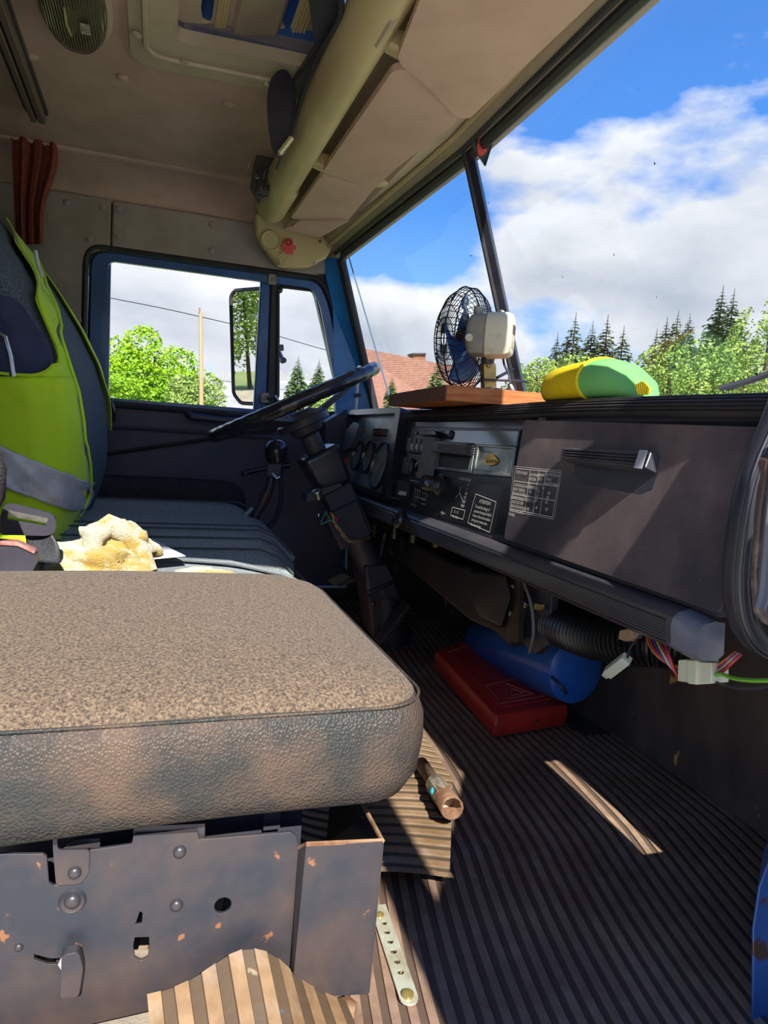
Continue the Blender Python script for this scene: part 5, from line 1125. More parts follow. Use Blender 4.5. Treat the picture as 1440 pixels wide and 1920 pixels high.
# wire loom with white connector
lw = thing('wire_loom', 'coloured wire loom with a large cream connector hanging below dash end', 'wiring', P(1300, 1260, x=.72))
cn = [P(u, v, x=.72) for u, v in ((1271, 1237), (1288, 1236), (1289, 1240), (1334, 1242), (1334, 1281), (1292, 1282), (1290, 1280), (1270, 1277))]
cb = obj('connector', M().prism(cn, (.03, 0, 0)), mat('cream_nylon', c_(222, 222, 196), .45), lw, bev=.002)
obj('connector_ridge', M().prism([P(u, v, x=.716) for u, v in ((1288, 1236), (1306, 1238), (1305, 1284), (1288, 1282))], (.04, 0, 0)), bpy.data.materials['cream_nylon'], cb, bev=.002)
cols = [c_(214, 130, 50), c_(190, 50, 90), c_(60, 80, 170), c_(220, 200, 60), c_(150, 60, 150), c_(210, 70, 60)]
for k, cc in enumerate(cols):
    wm_ = mat('loom_wire_%s' % 'abcdef'[k], cc, .4)
    pts = [P(1216 + k * 1.5, 1180, x=.74), P(1214 + k * 6, 1200 + k, x=.73), P(1228 + k * 5, 1225, x=.72), P(1250 + k * 3, 1243 + k * 3, x=.725), P(1273, 1250 + k * 4, x=.735)]
    obj('wire', M().tube(smooth_path(pts), .0021, 5), wm_, lw)
    pts = [P(1332, 1250 + k * 5, x=.735), P(1348 + k, 1246 + k * 3, x=.73), P(1362 + k * 2, 1236 + k * 1.5, x=.725), P(1380 + k * 2, 1222 + k, x=.735)]
    obj('wire', M().tube(smooth_path(pts), .0021, 5), wm_, lw)
obj('wire', M().tube(smooth_path([P(1334, 1270, x=.735), P(1352, 1264, x=.72), P(1376, 1272, x=.71), P(1410, 1276, x=.70), P(1450, 1276, x=.69)]), .0028, 5), mat('green_yellow_wire', c_(120, 190, 60), .4), lw)
obj('wire', M().tube(smooth_path([P(1334, 1276, x=.735), P(1360, 1285, x=.72), P(1400, 1291, x=.71), P(1450, 1286, x=.69)]), .0022, 5), blk, lw)
pg = thing('white_plug', 'small white plug dangling under the corrugated hose', 'plug', P(1155, 1248, x=.76))
obj('plug_body', M().tube([P(1176, 1234, x=.76), P(1140, 1262, x=.76)], [.0125, .0125], 4), white_m, pg, smooth=False, bev=.002)
obj('plug_tip', M().tube([P(1142, 1260, x=.76), P(1134, 1266, x=.76)], [.009, .007], 4), white_m, pg, smooth=False)
obj('plug_lead', M().tube(smooth_path([P(1176, 1234, x=.76), P(1182, 1215, x=.76), P(1200, 1192, x=.74), P(1218, 1182, x=.74)]), .002, 5), blk, pg)
obj('wooden_spacer', M().prism([P(u, v, x=.77) for u, v in ((1161, 1181), (1183, 1178), (1186, 1196), (1172, 1203), (1158, 1198))], (.02, 0, 0)), mat('pink_wood_block', c_(190, 156, 128), .7), pg, bev=.002)
# shower of small fittings under the cluster
ft = thing('valve_fittings', 'small dark valve fittings and cables under the instrument cluster', 'fittings', P(740, 1000, x=.78))
for i, (u, v, h) in enumerate(((703, 985, 22), (712, 1000, 16), (740, 990, 20), (757, 1000, 34), (775, 992, 26), (785, 985, 18), (818, 1010, 16))):
    p = P(u, v, x=.78 + .01 * (i % 2)); q = P(u - 1, v + h, x=.78)
    obj('fitting', M().tube([p, p.lerp(q, .4), p.lerp(q, .45), q], [.009, .009, .013, .012], 8), (mat('dull_brass', c_(96, 88, 66), .4, metal=.5) if i == 0 else bpy.data.materials['dull_brass']) if i % 2 == 0 else blk_gloss, ft)
obj('fitting_cable', M().tube(smooth_path([P(700, 1000, x=.78), P(730, 1030, x=.78), P(745, 1060, x=.79), P(740, 1100, x=.8)]), .003, 5), blk_gloss, ft)
# blue canister lying behind the case
cn_ = thing('blue_canister', 'blue plastic canister lying under the dashboard behind the red case', 'canister', P(1050, 1290, z=0.02))
A_, B_ = P(905, 1200, x=1.02), P(1080, 1258, x=.99)
ca_ = (B_ - A_).normalized(); ca_.z *= .2
obj('canister_body', M().loft([[c + Vector((math.cos(t) * r * .9, 0, math.sin(t) * r)) + Vector((0, 0, 0)) for t in [k * PI / 12 for k in range(24)]] for c, r in ((A_ - ca_ * .02, .05), (A_, .07), (A_.lerp(B_, .5), .085), (B_ - ca_ * .03, .088), (B_, .082), (B_ + ca_ * .012, .06))]), canister_m, cn_)
obj('canister_strap', M().tube(smooth_path([P(990, 1226, x=.93), P(1020, 1255, x=.92), P(1050, 1285, x=.93), P(1062, 1300, x=.95)]), .004, 5), blk, cn_)

# pedals ------------------------------------------------------------------
pd_ = thing('accelerator_pedal', 'ribbed accelerator pedal on the floor beside the steering column', 'pedal', P(735, 1200, z=.01))
a0, a1 = P(712, 1206, y=2.08), P(766, 1132, y=2.08)
ud = (a1 - a0).normalized(); sd_ = Vector((0, 1, 0)); nn_ = ud.cross(sd_).normalized()
obj('pedal_plate', M().loft([[a0 + sd_ * s * w + nn_ * h for s, h in ((-1, 0), (1, 0), (1, .014), (-1, .014))] for a0, w in ((a0, .028), (a0.lerp(a1, .5), .034), (a1, .030))]), blk_rub, pd_, bev=.003)
for k in range(10):
    c = a0.lerp(a1, .06 + k * .098)
    obj('pedal_rib', M().tube([c - sd_ * .03 - nn_ * .003, c + sd_ * .03 - nn_ * .003], .003, 4), mat('worn_pedal_rib', c_(96, 94, 86), .5) if k == 0 else bpy.data.materials['worn_pedal_rib'], pd_)
br = thing('brake_pedal', 'square dark brake pedal in the footwell', 'pedal', P(640, 1090, y=2.3))
obj('pedal_pad', M().prism([P(u, v, y=2.3) for u, v in ((613, 1088), (645, 1072), (662, 1082), (628, 1101))], (.0, .09, .01)), mat('dusty_pedal', c_(62, 60, 56), .6), br, bev=.006)
obj('pedal_arm', M().tube([P(640, 1092, y=2.34), P(680, 1085, y=2.34), P(712, 1050, y=2.34), P(722, 1000, y=2.34)], .010, 8), blk, br)
cm = thing('column_gearbox', 'dark steering box with a flanged lid at the foot of the column', 'steering box', P(730, 1190, y=2.25))
obj('box_body', M().prism([P(u, v, y=2.16) for u, v in ((688, 1110), (738, 1085), (752, 1120), (772, 1195), (700, 1196), (695, 1150))], (0, .14, 0)), mat('dusty_steering_box', c_(58, 56, 56), .6), cm, bev=.008)
obj('box_lid', M().prism([P(u, v, y=2.15) for u, v in ((683, 1062), (726, 1058), (742, 1090), (690, 1118))], (0, .16, 0)), blk, cm, bev=.008)
obj('flange_line', M().tube([P(686, 1116, y=2.145), P(742, 1088, y=2.145)], .006, 6), blk_gloss, cm)
for (u, v) in ((692, 1112), (700, 1132)): obj('box_bolt', M().lathe([(.010, 0), (.009, .006), (.004, .008)], P(u, v, y=2.15), (0, -1, 0), 8), blk_gloss, cm)

# ================================================================ THINGS ON THE FLOOR
rc = thing('red_case', 'flat red plastic case lying on the ribbed floor mat', 'case', P(930, 1300, z=.008))
c1, c2_, c3, c4 = P(925, 1386, z=.012), P(1064, 1362, z=.012), P(908, 1217, z=.012), P(806, 1232, z=.012)
c4 = P(812, 1252, z=.012)
H_ = Vector((0, 0, .052))
poly = rr([c1, c2_, c3, c4], .012, 4); cc = sum(poly, Vector()) / len(poly)
sh = lambda f, z: [cc + (p - cc) * f + Vector((0, 0, z)) for p in poly]
obj('case_body', M().loft([sh(.97, 0), sh(.99, .006), sh(1.0, .026), sh(1.0, .029)]), red_case, rc)
obj('case_lid', M().loft([sh(1.004, .030), sh(1.0, .046), sh(.975, .055), sh(.94, .0565)]), red_case, rc)
def lidp(a, b, z=.0575): 
    e0 = c1.lerp(c2_, a); e1 = c4.lerp(c3, a); p = e0.lerp(e1, b); return cc + (p - cc) * .96 + Vector((0, 0, z))
pale_red = mat('pale_red_edge', c_(214, 120, 104), .4)
obj('raised_frame', M().tube([lidp(.14, .06), lidp(.86, .06), lidp(.86, .86), lidp(.14, .86)], .0022, 5, closed=True), red_case, rc)
obj('raised_frame', M().tube([lidp(.18, .10), lidp(.82, .10), lidp(.78, .34), lidp(.22, .34)], .0018, 5, closed=True), pale_red, rc)
obj('raised_frame', M().tube([lidp(.14, .92), lidp(.86, .92)], .002, 5), pale_red, rc)
obj('triangle_emblem', M().tube([lidp(.30, .14), lidp(.70, .14), lidp(.5, .31)], .0016, 5, closed=True), pale_red, rc)
obj('triangle_emblem', M().tube([lidp(.40, .165), lidp(.60, .165), lidp(.5, .25)], .0014, 5, closed=True), pale_red, rc)
obj('case_latch', M().lathe([(.004, 0), (.004, .002)], (c1.lerp(c2_, .55)) + Vector((0, -.002, .030)), (0, -1, 0), 10), blk, rc)
stp = thing('rusty_lever_stub', 'short rusty pipe stub poking out through slit in the tan mat', 'lever', P(838, 1500, z=.02))
s0, s1 = P(790, 1432, z=.05), P(848, 1516, z=.075)
obj('pipe', M().tube([s0, s0.lerp(s1, .55), s0.lerp(s1, .6), s1], [.012, .012, .017, .019], 14, cap=False), rust_m, stp, sol=.003)
obj('paper_wrap', M().tube([s0.lerp(s1, .5), s0.lerp(s1, .8)], [.0195, .020], 9), mat('scuffed_wrap', c_(176, 166, 146), .5, col2=c_(110, 96, 80), sc=50, bump=.6, bsc=60), stp, smooth=False)
obj('paint_fleck', M().ball(s0.lerp(s1, .62) + Vector((-.018, -.014, .006)), .007, 8, 5), mat('turquoise_paint', c_(40, 180, 190), .5), stp)
slit = M().prism([P(u, v, z=.0325) for u, v in ((796, 1462), (806, 1470), (826, 1520), (838, 1530), (822, 1528), (806, 1500))], (0, 0, .001))
obj('mat_slit', slit, blk_rub, stp, smooth=False)
pf = thing('perforated_strip', 'pale perforated steel strip screwed down along the floor mat', 'strip', P(740, 1800, z=.008))
sA, sB = P(708, 1700, z=.008), P(766, 1872, z=.008)
t_ = (sB - sA).normalized(); s_ = t_.cross(Vector((0, 0, 1))).normalized(); L_ = (sB - sA).length
ol_ = [sA + s_ * .012, sA - s_ * .012, sB - s_ * .012] + [sB - s_ * .012 * math.cos(a) + t_ * .012 * math.sin(a) for a in [k * PI / 8 for k in range(1, 8)]] + [sB + s_ * .012]
hl = []
k = 0.02
while k < L_ - .03:
    c = sA + t_ * k; hl.append([c + s_ * .0048 * math.cos(a) + t_ * .0048 * math.sin(a) for a in [j * PI / 5 for j in range(10)]])
    for sg in (-1, 1):
        c = sA + t_ * (k + .009) + s_ * sg * .0065; hl.append([c + s_ * .0014 * math.cos(a) + t_ * .0014 * math.sin(a) for a in [j * PI / 3 for j in range(6)]])
    k += .0185
obj('strip_plate', M().plate(ol_, hl, (0, 0, .003)), alu, pf, smooth=False)
obj('strip_screw', M().lathe([(.008, 0), (.008, .003), (.004, .005)], P(764, 1866, z=.011), (0, 0, 1), 12), brass, pf)
obj('strip_screw', M().lathe([(.006, 0), (.006, .002), (.003, .004)], P(712, 1716, z=.011), (0, 0, 1), 12), brass, pf)

# ================================================================ ON THE DASH
bdz = .795
wbd = thing('wooden_board', 'thick varnished wooden board lying on the dashboard under the fan', 'board', (.76, 1.75, bdz))
k0 = P(835, 765, y=1.50); k0.z = bdz
e1 = Vector((P(730, 760, y=2.02).x, 2.02, bdz)); e2 = Vector((P(1036, 748, x=.90).x, P(1036, 748, x=.90).y, bdz)) ; e3 = e1 + (e2 - k0)
e3 = e1.lerp(e3, .8)
obj('board', M().prism([k0, e2, e3, e1], (0, 0, .036)), wood_m, wbd, smooth=False, bev=.002)
ne = (e1 - k0).normalized(); out_ = Vector((-ne.y, ne.x, 0)).normalized()
if out_.x > 0: out_ = -out_
obj('shaded_side', M().prism([k0 + out_ * .003 + ne * .001, k0 + ne * .001, e1, e1 + out_ * .003], (0, 0, .035)), wood_d, wbd, smooth=False, label='rough rear side with its shade painted dark')  # shade on the board's rear side painted as darker wood
obj('knot', M().lathe([(.003, 0), (.003, .001)], P(857, 755, y=1.499) * 1.0, (0, -1, 0), 10), blk, wbd)
fn = thing('desk_fan', 'small dashboard fan with black wire cage, blue blades and yellowed motor', 'fan', (.80, 1.64, .823))
FY = 1.62
fc = P(866, 640, y=FY + .02); fm = P(950, 622, y=FY - .06)
fax = Vector((-.70, .71, .03)).normalized()        # the way the fan blows: rearwards and away
fc = P(872, 637, y=FY + .03); RC = .128
mc = fc - fax * .075
q_ = Vector((0, 0, 1)).rotation_difference(fax)
ex_, ey_ = q_ @ Vector((1, 0, 0)), q_ @ Vector((0, 1, 0))
def cg(a, r, h): return fc + (ex_ * math.cos(a) + ey_ * math.sin(a)) * r + fax * h
wire_m = mat('black_wire', c_(28, 28, 28), .35, spec=.6)
prof = [(.018, .058), (.05, .056), (.085, .048), (.112, .030), (.128, .004), (.124, -.020), (.105, -.040), (.075, -.050), (.05, -.052)]
for k in range(48):
    a = k * 2 * PI / 48
    obj('cage_wire', M().tube([cg(a + (.10 if i > 4 else 0) * 0, r, h) for i, (r, h) in enumerate(prof)], .0011, 4), wire_m, fn)
for r, h in ((.018, .058), (.055, .056), (.085, .048), (.112, .030), (.1285, .004), (.124, -.020), (.075, -.050)):
    obj('cage_ring', M().tube([cg(k * 2 * PI / 48, r, h) for k in range(48)], .0018 if r > .12 else .0013, 5, closed=True), wire_m, fn)
for k in range(4):
    a0_ = k * PI / 2 + .5
    def bl(a, b):
        an = a0_ + (a - .5) * 1.05 * (.55 + .75 * b); r = .022 + b * .088
        return cg(an, r, (a - .5) * .050 * (1 - .3 * b))
    obj('fan_blade', M().grid(bl, 8, 8), fan_blue, fn, sol=.0015)
obj('blade_hub', M().lathe([(.026, -.022), (.027, .014), (.022, .020), (.008, .022)], fc, fax, 24), blk_gloss, fn)
def oct_(c, w, h): return [c + ex2 * w * a + ez2 * h * b for a, b in ((-1, -.55), (-.8, -.92), (-.3, -1), (.3, -1), (.8, -.92), (1, -.55), (1, .3), (.85, .7), (.5, .94), (0, 1), (-.5, .94), (-.85, .7), (-1, .3))]
mx_ = Vector((.82, -.57, .03)).normalized(); ez2 = Vector((0, 0, 1)); ex2 = mx_.cross(ez2).normalized()
m0 = P(880, 629, y=1.565); 
obj('motor_front', M().loft([oct_(m0 + mx_ * a, w, h) for a, w, h in ((-.004, .030, .030), (.004, .042, .046), (.012, .045, .050), (.042, .045, .050))]), fan_grey, fn)
mt = obj('motor_cover', M().loft([oct_(m0 + mx_ * a, w, h) for a, w, h in ((.043, .046, .051), (.046, .049, .054), (.092, .048, .053), (.102, .044, .048), (.105, .038, .042))]), fan_beige, fn)
for i in range(6):
    cb_ = m0 + mx_ * .1055 + ex2 * (-.018 + i * .0065) + ez2 * .012
    obj('vent_slot', M().box(cb_, (.002, .003, .020)), blk, mt, smooth=False)
    obj('vent_slot', M().box(cb_ + ez2 * -.036, (.002, .003, .012)), mat('pale_slot', c_(150, 140, 110), .5) if i == 0 else bpy.data.materials['pale_slot'], mt, smooth=False)
obj('oscillation_knob', M().box(m0 + mx_ * .018 + ez2 * .056, (.022, .016, .022)), fan_grey, fn, bev=.003)
obj('cover_knob', M().lathe([(.007, 0), (.006, .008), (.002, .009)], m0 + mx_ * .072 + ez2 * .050, (0, -.4, 1), 10), fan_beige, fn)
for sgn in (1, -1):
    obj('cage_bracket', M().tube([m0 + ez2 * (-.012 * sgn) + ex2 * .03, m0 - mx_ * .012 + ez2 * (-.014) + ex2 * .01 * sgn, cg(2.2 * sgn, .075, -.05)], .0028, 5), steel, fn)
obj('bracket_boss', M().lathe([(.009, 0), (.009, .008), (.004, .010)], m0 + mx_ * .006 + ez2 * -.012 - ex2 * -.04, (-.3, -.95, 0), 14), fan_beige, fn)
nb = P(915, 668, y=FY - .055)
obj('axle', M().tube([fc - fax * .04, m0], .016, 12), blk, fn)
obj('swivel_neck', M().lathe([(.014, -.018), (.018, -.004), (.018, .018), (.012, .022)], nb, (0, 0, 1), 16), blk, fn)
sp_ = rr([P(u, v, y=FY - .03) for u, v in ((907, 684), (912, 674), (923, 674), (930, 684), (931, 735), (909, 735))], .006, 3)
fb_ = obj('foot_bracket', M().prism(sp_, (0, .022, 0)), brass, fn, bev=.002)
obj('bracket_bolt', M().lathe([(.009, 0), (.009, .004), (.005, .006)], P(919, 683, y=FY - .032), (0, -1, 0), 14), steel, fb_)
obj('base_screw', M().tube([P(898, 733, y=FY - .05), P(918, 730, y=FY - .03), P(940, 733, y=FY - .05)], .006, 8), steel, fb_)
obj('cable_tie', M().tube([P(905, 712, y=FY - .04), P(935, 713, y=FY - .045), P(985, 715, y=FY - .03), P(989, 717, y=FY - .02)], .003, 5), blk, fn)
obj('power_lead', M().tube(smooth_path([P(943, 660, y=FY - .08), P(945, 682, y=FY - .09), P(955, 705, y=FY - .10), P(957, 730, y=FY - .11), P(961, 745, y=FY - .115)]), .0028, 6), blk, fn)
obj('lead_clips', M().tube([P(956, 722, y=FY - .125), P(962, 735, y=FY - .13), P(960, 752, y=FY - .13)], [.006, .008, .004], 6), steel, fn)
obj('stay_rod', M().tube([P(932, 708, y=FY - .02), P(962, 692, y=FY + .05)], .004, 6), wire_m, fn)

# yellow and green sponge-like cap
hat = thing('yellow_green_cap', 'folded cap with yellow ribbed half and pale green half on the dashboard', 'cap', (.78, 1.15, bdz))
hc = P(1128, 716, x=.80); hx = Vector((.55, -.83, 0)).normalized(); hy = Vector((.83, .55, 0)); base = .796
u0, u1 = P(1038, 745, x=.80), P(1222, 738, x=.80)
def hatring(k):
    prof_ = [(0, .20, .50), (.03, .62, .78), (.12, .85, .93), (.3, 1, 1.0), (.55, 1, 1.04), (.62, 1, 1.04), (.75, .92, .93), (.88, .72, .66), (.97, .40, .34), (1, .12, .12)]
    return prof_[k]
cA, cB = Vector((.80, u0.y, base)), Vector((.80, u1.y, base))
cA = Vector((.78, P(1038, 745, x=.78).y, base)); cB = Vector((.80, P(1222, 738, x=.80).y, base))
def hring(f, w, h):
    c = cA.lerp(cB, f); return [c + Vector((math.cos(t) * .06 * w, 0, 0)) + Vector((0, 0, .041 * h * (1 + (math.sin(t) if math.sin(t) > -.75 else -.75) * 1.0) - .008)) for t in [k * 2 * PI / 28 for k in range(28)]]
r_y = [hring(*hatring(k)) for k in range(0, 5)]; r_g = [hring(f * 1, w * .995, h * .99) for f, w, h in [hatring(k) for k in range(4, 10)]]
obj('yellow_half', M().loft(r_y), yel_m, hat, ang=70)
obj('green_half', M().loft(r_g), grn_m, hat, ang=70)
obj('yellow_piping', M().tube(r_y[-1], .0042, 6, closed=True), yel_m, hat)
obj('yellow_patch', M().prism(rr([P(u, v, x=.745) for u, v in ((1190, 722), (1205, 714), (1218, 728), (1214, 740), (1196, 740))], .004, 2), (.003, 0, 0)), yel_m, hat)

# pennant hanging at the windshield header
pn = thing('pennant', 'small black triangular pennant with a red emblem at the divider top', 'pennant', P(905, 270, y=1.66))
pp_ = [P(u, v, y=1.62) for u, v in ((884, 272), (893, 252), (926, 236), (922, 270), (909, 311))]
obj('cloth', M().prism(pp_, (.002, .004, 0)), mat('pennant_black', c_(40, 42, 48), .7, col2=c_(80, 84, 90), sc=30), pn, smooth=False)
pr_ = [P(u, v, y=1.615) for u, v in ((897, 262), (903, 254), (914, 256), (911, 274), (913, 282), (905, 292), (897, 290), (894, 276))]
ph_ = [P(u, v, y=1.615) for u, v in ((900, 272), (906, 262), (909, 270), (905, 282))]
obj('red_emblem', M().plate(pr_, [ph_], (.001, .003, 0)), mat('pennant_red', c_(206, 72, 60), .6), pn, smooth=False)
obj('fringe', M().tube([pp_[2] + Vector((0, -.002, 0)), pp_[3] + Vector((0, -.002, 0)), pp_[4] + Vector((0, -.002, 0))], .002, 4), wire_m, pn)
obj('suction_pad', M().lathe([(.012, 0), (.010, .005), (.003, .008)], P(926, 236, y=1.62), (-1, -.4, 0), 12), blk, pn)
# ================================================================ OUTSIDE
GZ = -1.2
gr = M().grid(lambda a, b: Vector((-150 + 300 * a, -150 + 300 * b, GZ - .02 + .25 * noise.noise(Vector((a * 14, b * 14, 0))))), 60, 60)
grass_m = mat('grass_field', c_(110, 140, 56), 0.9, col2=c_(150, 150, 90), sc=.35, det=8, bump=.5, bsc=8, bdist=.05)
structure(obj('floor_outside', gr, grass_m), 'grassy ground outside the truck', 'ground')

yard = M().grid(lambda a, b: Vector((-6 + 13 * a, -8 + 11 * b, GZ + .27 + .01 * noise.noise(Vector((a * 9, b * 9, 1))))), 30, 30)  # unseen near-white ground, added to bounce sunlight up into the cab
structure(obj('floor_bounce', yard, mat('pale_bounce_ground', c_(232, 226, 212), .95, col2=c_(216, 208, 192), sc=3, bump=.5, bsc=60, bdist=.01)), 'unseen near-white ground added under the truck to bounce light inside', 'ground')
sand_m = mat('sandy_track', c_(196, 180, 150), .95, col2=c_(160, 146, 118), sc=1.5)
rp_d = Vector((-.93, .36, 0)).normalized()
tag(obj('sandy_track', M().prism([Vector((-4, 3.2, GZ + .28)), Vector((-4, 5.2, GZ + .28)), Vector((-40, 20, GZ + .34)), Vector((-40, 17, GZ + .34))], (0, 0, .02)), sand_m, smooth=False), 'pale sandy track seen in the side mirror', 'track')
def leafmat(name, a, b): 
    m = mat(name, a, .6, col2=b, sc=.9, thr=(.35, .65)); bs = m.node_tree.nodes['Principled BSDF']; return m
lf_ches = leafmat('chestnut_leaves', c_(110, 158, 16), c_(158, 200, 30))
lf_bush = leafmat('bush_leaves', c_(122, 150, 62), c_(160, 180, 96))
lf_bir = leafmat('birch_leaves', c_(128, 158, 66), c_(166, 188, 92))
lf_spr = leafmat('hazy_spruce_needles', c_(84, 104, 72), c_(120, 132, 92))  # distance haze mixed into the needle colour
lf_spy = leafmat('young_spruce_needles', c_(98, 128, 70), c_(128, 152, 88))
bark = mat('bark', c_(96, 80, 62), .9, col2=c_(70, 58, 48), sc=4)
rng = random.Random(3)
def crown(c, rx, rz, n, s, seed, low=-1.0):
    m = M(); r_ = random.Random(seed)
    blobs = [(Vector((r_.gauss(0, .5), r_.gauss(0, .5), r_.uniform(-.65, .75))), r_.uniform(.28, .45)) for _ in range(26)]
    for _ in range(n):
        bc, br_ = r_.choice(blobs); d = Vector((r_.gauss(0, 1), r_.gauss(0, 1), r_.gauss(0, 1))).normalized() * br_ * r_.uniform(.75, 1.05)
        p = bc + d
        if p.length > 1.0: p = p.normalized() * r_.uniform(.9, 1.0)
        p = Vector((c.x + p.x * rx, c.y + p.y * rx, c.z + p.z * rz))
        a = Vector((r_.gauss(0, 1), r_.gauss(0, 1), r_.gauss(0, .6))).normalized(); b = a.cross(Vector((r_.gauss(0, 1), r_.gauss(0, 1), r_.gauss(0, 1)))).normalized()
        k = s * r_.uniform(.6, 1.3); m.add([p - a * k, p - b * k * .55, p + a * k, p + b * k * .55], [(0, 1, 2, 3)])
    return m
def broadleaf(u, vt, hw, Y, lm_, label, name='leafy_tree', n=2600, asp=1.0, leaf=1.0, seed=0, grp=None, cat='tree'):
    top = P(u, vt, y=Y); rx = (P(u + hw, vt, y=Y) - P(u, vt, y=Y)).length; rz = rx * asp
    base = Vector((top.x, top.y, GZ)); t = thing(name, label, cat, base, grp)
    cz = top.z - rz
    if cz - rz < GZ: cz = (top.z + GZ) / 2; rz = (top.z - GZ) / 2
    obj('foliage', crown(Vector((top.x, top.y, cz)), rx, rz, n, .045 * rx * leaf + .05, seed + int(u)), lm_, t, smooth=False)
    obj('trunk', M().tube([base, Vector((base.x + rx * .03, base.y, cz)), Vector((base.x, base.y, cz + rz * .5))], [rx * .06 + .03, rx * .045 + .02, rx * .015 + .01], 8), bark, t); return t
def spruce(u, vt, hw, Y, lm_, label, seed=0, grp=None):
    top = P(u, vt, y=Y); hwm = (P(u + hw, vt, y=Y) - top).length; r_ = random.Random(seed + int(u * 3))
    base = Vector((top.x, top.y, GZ)); t = thing('spruce_tree', label, 'tree', base, grp); h = min(top.z - GZ, hwm * 9); hwm *= 1.25
    m = M(); z = top.z; k = 0
    while z > top.z - h and z > GZ + .2:
        f = (top.z - z) / (hwm * 2.7); rad = hwm * min(1.15, .04 + f) 
        for j in range(int(11 + 9 * min(1, f))):
            a = r_.uniform(0, 2 * PI); L_ = rad * r_.uniform(.7, 1.12); d = Vector((math.cos(a), math.sin(a), 0)); s = Vector((-d.y, d.x, 0))
            o = Vector((top.x, top.y, z)); up = r_.uniform(-.05, .25)
            nseg = 3
            for q in range(nseg + 1):
                f0 = q / (nseg + 1); c = o + d * L_ * f0 + Vector((0, 0, L_ * (up * f0 - .25 * f0 * f0)))
                e = o + d * L_ * min(1, f0 + .42) + Vector((0, 0, L_ * (up * (f0 + .4) - .25 * (f0 + .4) ** 2)))
                w_ = L_ * .24 * (1 - f0 * .6)
                tl = Vector((0, 0, w_ * r_.uniform(-.5, .5)))
                m.add([c, e + s * w_ + tl, e + d * L_ * .06, e - s * w_ - tl], [(0, 1, 2, 3)])
        z -= hwm * .12 * (1 + .5 * min(1, f)); k += 1
    obj('branches', m, lm_, t, smooth=False)
    obj('trunk', M().tube([base, Vector((top.x, top.y, top.z + hwm * .15))], [hwm * .12, hwm * .01], 6), bark, t); return t
broadleaf(292, 612, 122, 60, lf_ches, 'round bright green chestnut tree seen through the driver window', n=16000, asp=.95, leaf=.5, seed=1)
broadleaf(372, 694, 62, 48, lf_bush, 'paler green bushy tree below the chestnut in the driver window', n=3500, asp=.9, leaf=.8, seed=2, name='bush', cat='bush')
broadleaf(228, 700, 45, 46, lf_ches, 'green bush at the left edge of the driver window', n=2500, asp=.8, leaf=.8, seed=2, name='bush', cat='bush')
spruce(560, 668, 16, 26, lf_spy, 'young spruce in the quarter window, left of two', 1)
spruce(599, 674, 13, 26, lf_spy, 'young spruce in the quarter window, right of two', 2)
broadleaf(615, 735, 28, 24, lf_bush, 'pale bush below the young spruces in the quarter window', n=1500, seed=4, name='bush', cat='bush')
spruce(822, 672, 20, 24, lf_spy, 'pale young spruce left of the fan cage', 3)
spruce(736, 705, 9, 24, lf_spy, 'tiny young spruce in front of the brown roof', 4)
for i, (u, v, hw, wd) in enumerate(((1046, 628, 26, 'far left'), (1080, 592, 30, 'tallest, left of centre'), (1112, 606, 24, 'in the middle gap'), (1140, 596, 30, 'right of centre'), (1170, 616, 28, 'far right'))):
    spruce(u, v, hw, 38 + i % 3, lf_spr, 'dark spruce %s in the clump left above the cap' % wd, 10 + i, 'spruces behind the cap')
for i, (u, v, hw, wd) in enumerate(((1232, 622, 26, 'leftmost and lowest'), (1251, 600, 28, 'left middle'), (1272, 588, 26, 'right middle'), (1294, 592, 22, 'rightmost'))):
    spruce(u, v, hw, 36 + i % 2, lf_spr, 'dark spruce %s of the four right of the cap' % wd, 20 + i, 'spruces right of the cap')
spruce(1356, 542, 32, 40, lf_spr, 'tall dark spruce near right edge, left of two', 31); spruce(1377, 548, 30, 41, lf_spr, 'tall dark spruce near right edge, right of two', 32)
broadleaf(1452, 545, 62, 30, lf_bir, 'tall loose birch at the right edge of the windshield', n=5000, asp=2.0, leaf=.5, seed=5)
for i, (u, v, hw, n_, wd) in enumerate(((1010, 668, 42, 2400, 'right of the fan bracket'), (975, 700, 30, 1500, 'behind the divider bar foot'), (1090, 655, 60, 3000, 'behind the yellow half of the cap'), (1180, 690, 44, 2000, 'right above the green half of the cap'), (1262, 640, 60, 4200, 'right of the green cap half'), (1335, 632, 62, 4200, 'left of the birch'), (1400, 640, 60, 3600, 'under the birch'))):
    broadleaf(u, v, hw, 28 + (i % 3), lf_bush if i % 2 else lf_bir, 'pale green bush %s beyond the windshield' % wd, n=n_, asp=1.1, leaf=.55, seed=40 + i, name='bush', cat='bush', grp='bushes beyond the windshield')
for i, (d, off, s) in enumerate(((52, -3.4, 1.3), (54, 0.2, 1.5), (53, 3.6, 1.25), (56, 7.0, 1.4), (57, -7.5, 1.3), (51, -12, 1.2), (55, 11, 1.3))):
    c = Vector((0.2, 3.1, 0)) + rp_d * d + Vector((rp_d.y, -rp_d.x, 0)) * off
    base = Vector((c.x, c.y, GZ)); t = thing('poplar_tree', ('tall drooping tree left of the middle in the side mirror reflection', 'tallest drooping tree in the middle of the side mirror reflection', 'short drooping tree right of the middle in the side mirror reflection', 'tall drooping tree far right in the side mirror reflection', 'tall drooping tree far left in the side mirror reflection', 'lowest drooping tree leftmost of the side mirror reflection', 'drooping tree rightmost of the side mirror reflection')[i], 'tree', base, 'trees reflected in the side mirror')
    obj('foliage', crown(Vector((c.x, c.y, GZ + 5.2 * s)), 3.2 * s, 4.8 * s, 6000, .16, 60 + i), lf_bir, t, smooth=False)
    obj('trunk', M().tube([base, base + Vector((0, 0, 7 * s))], [.2, .03], 8), bark, t)

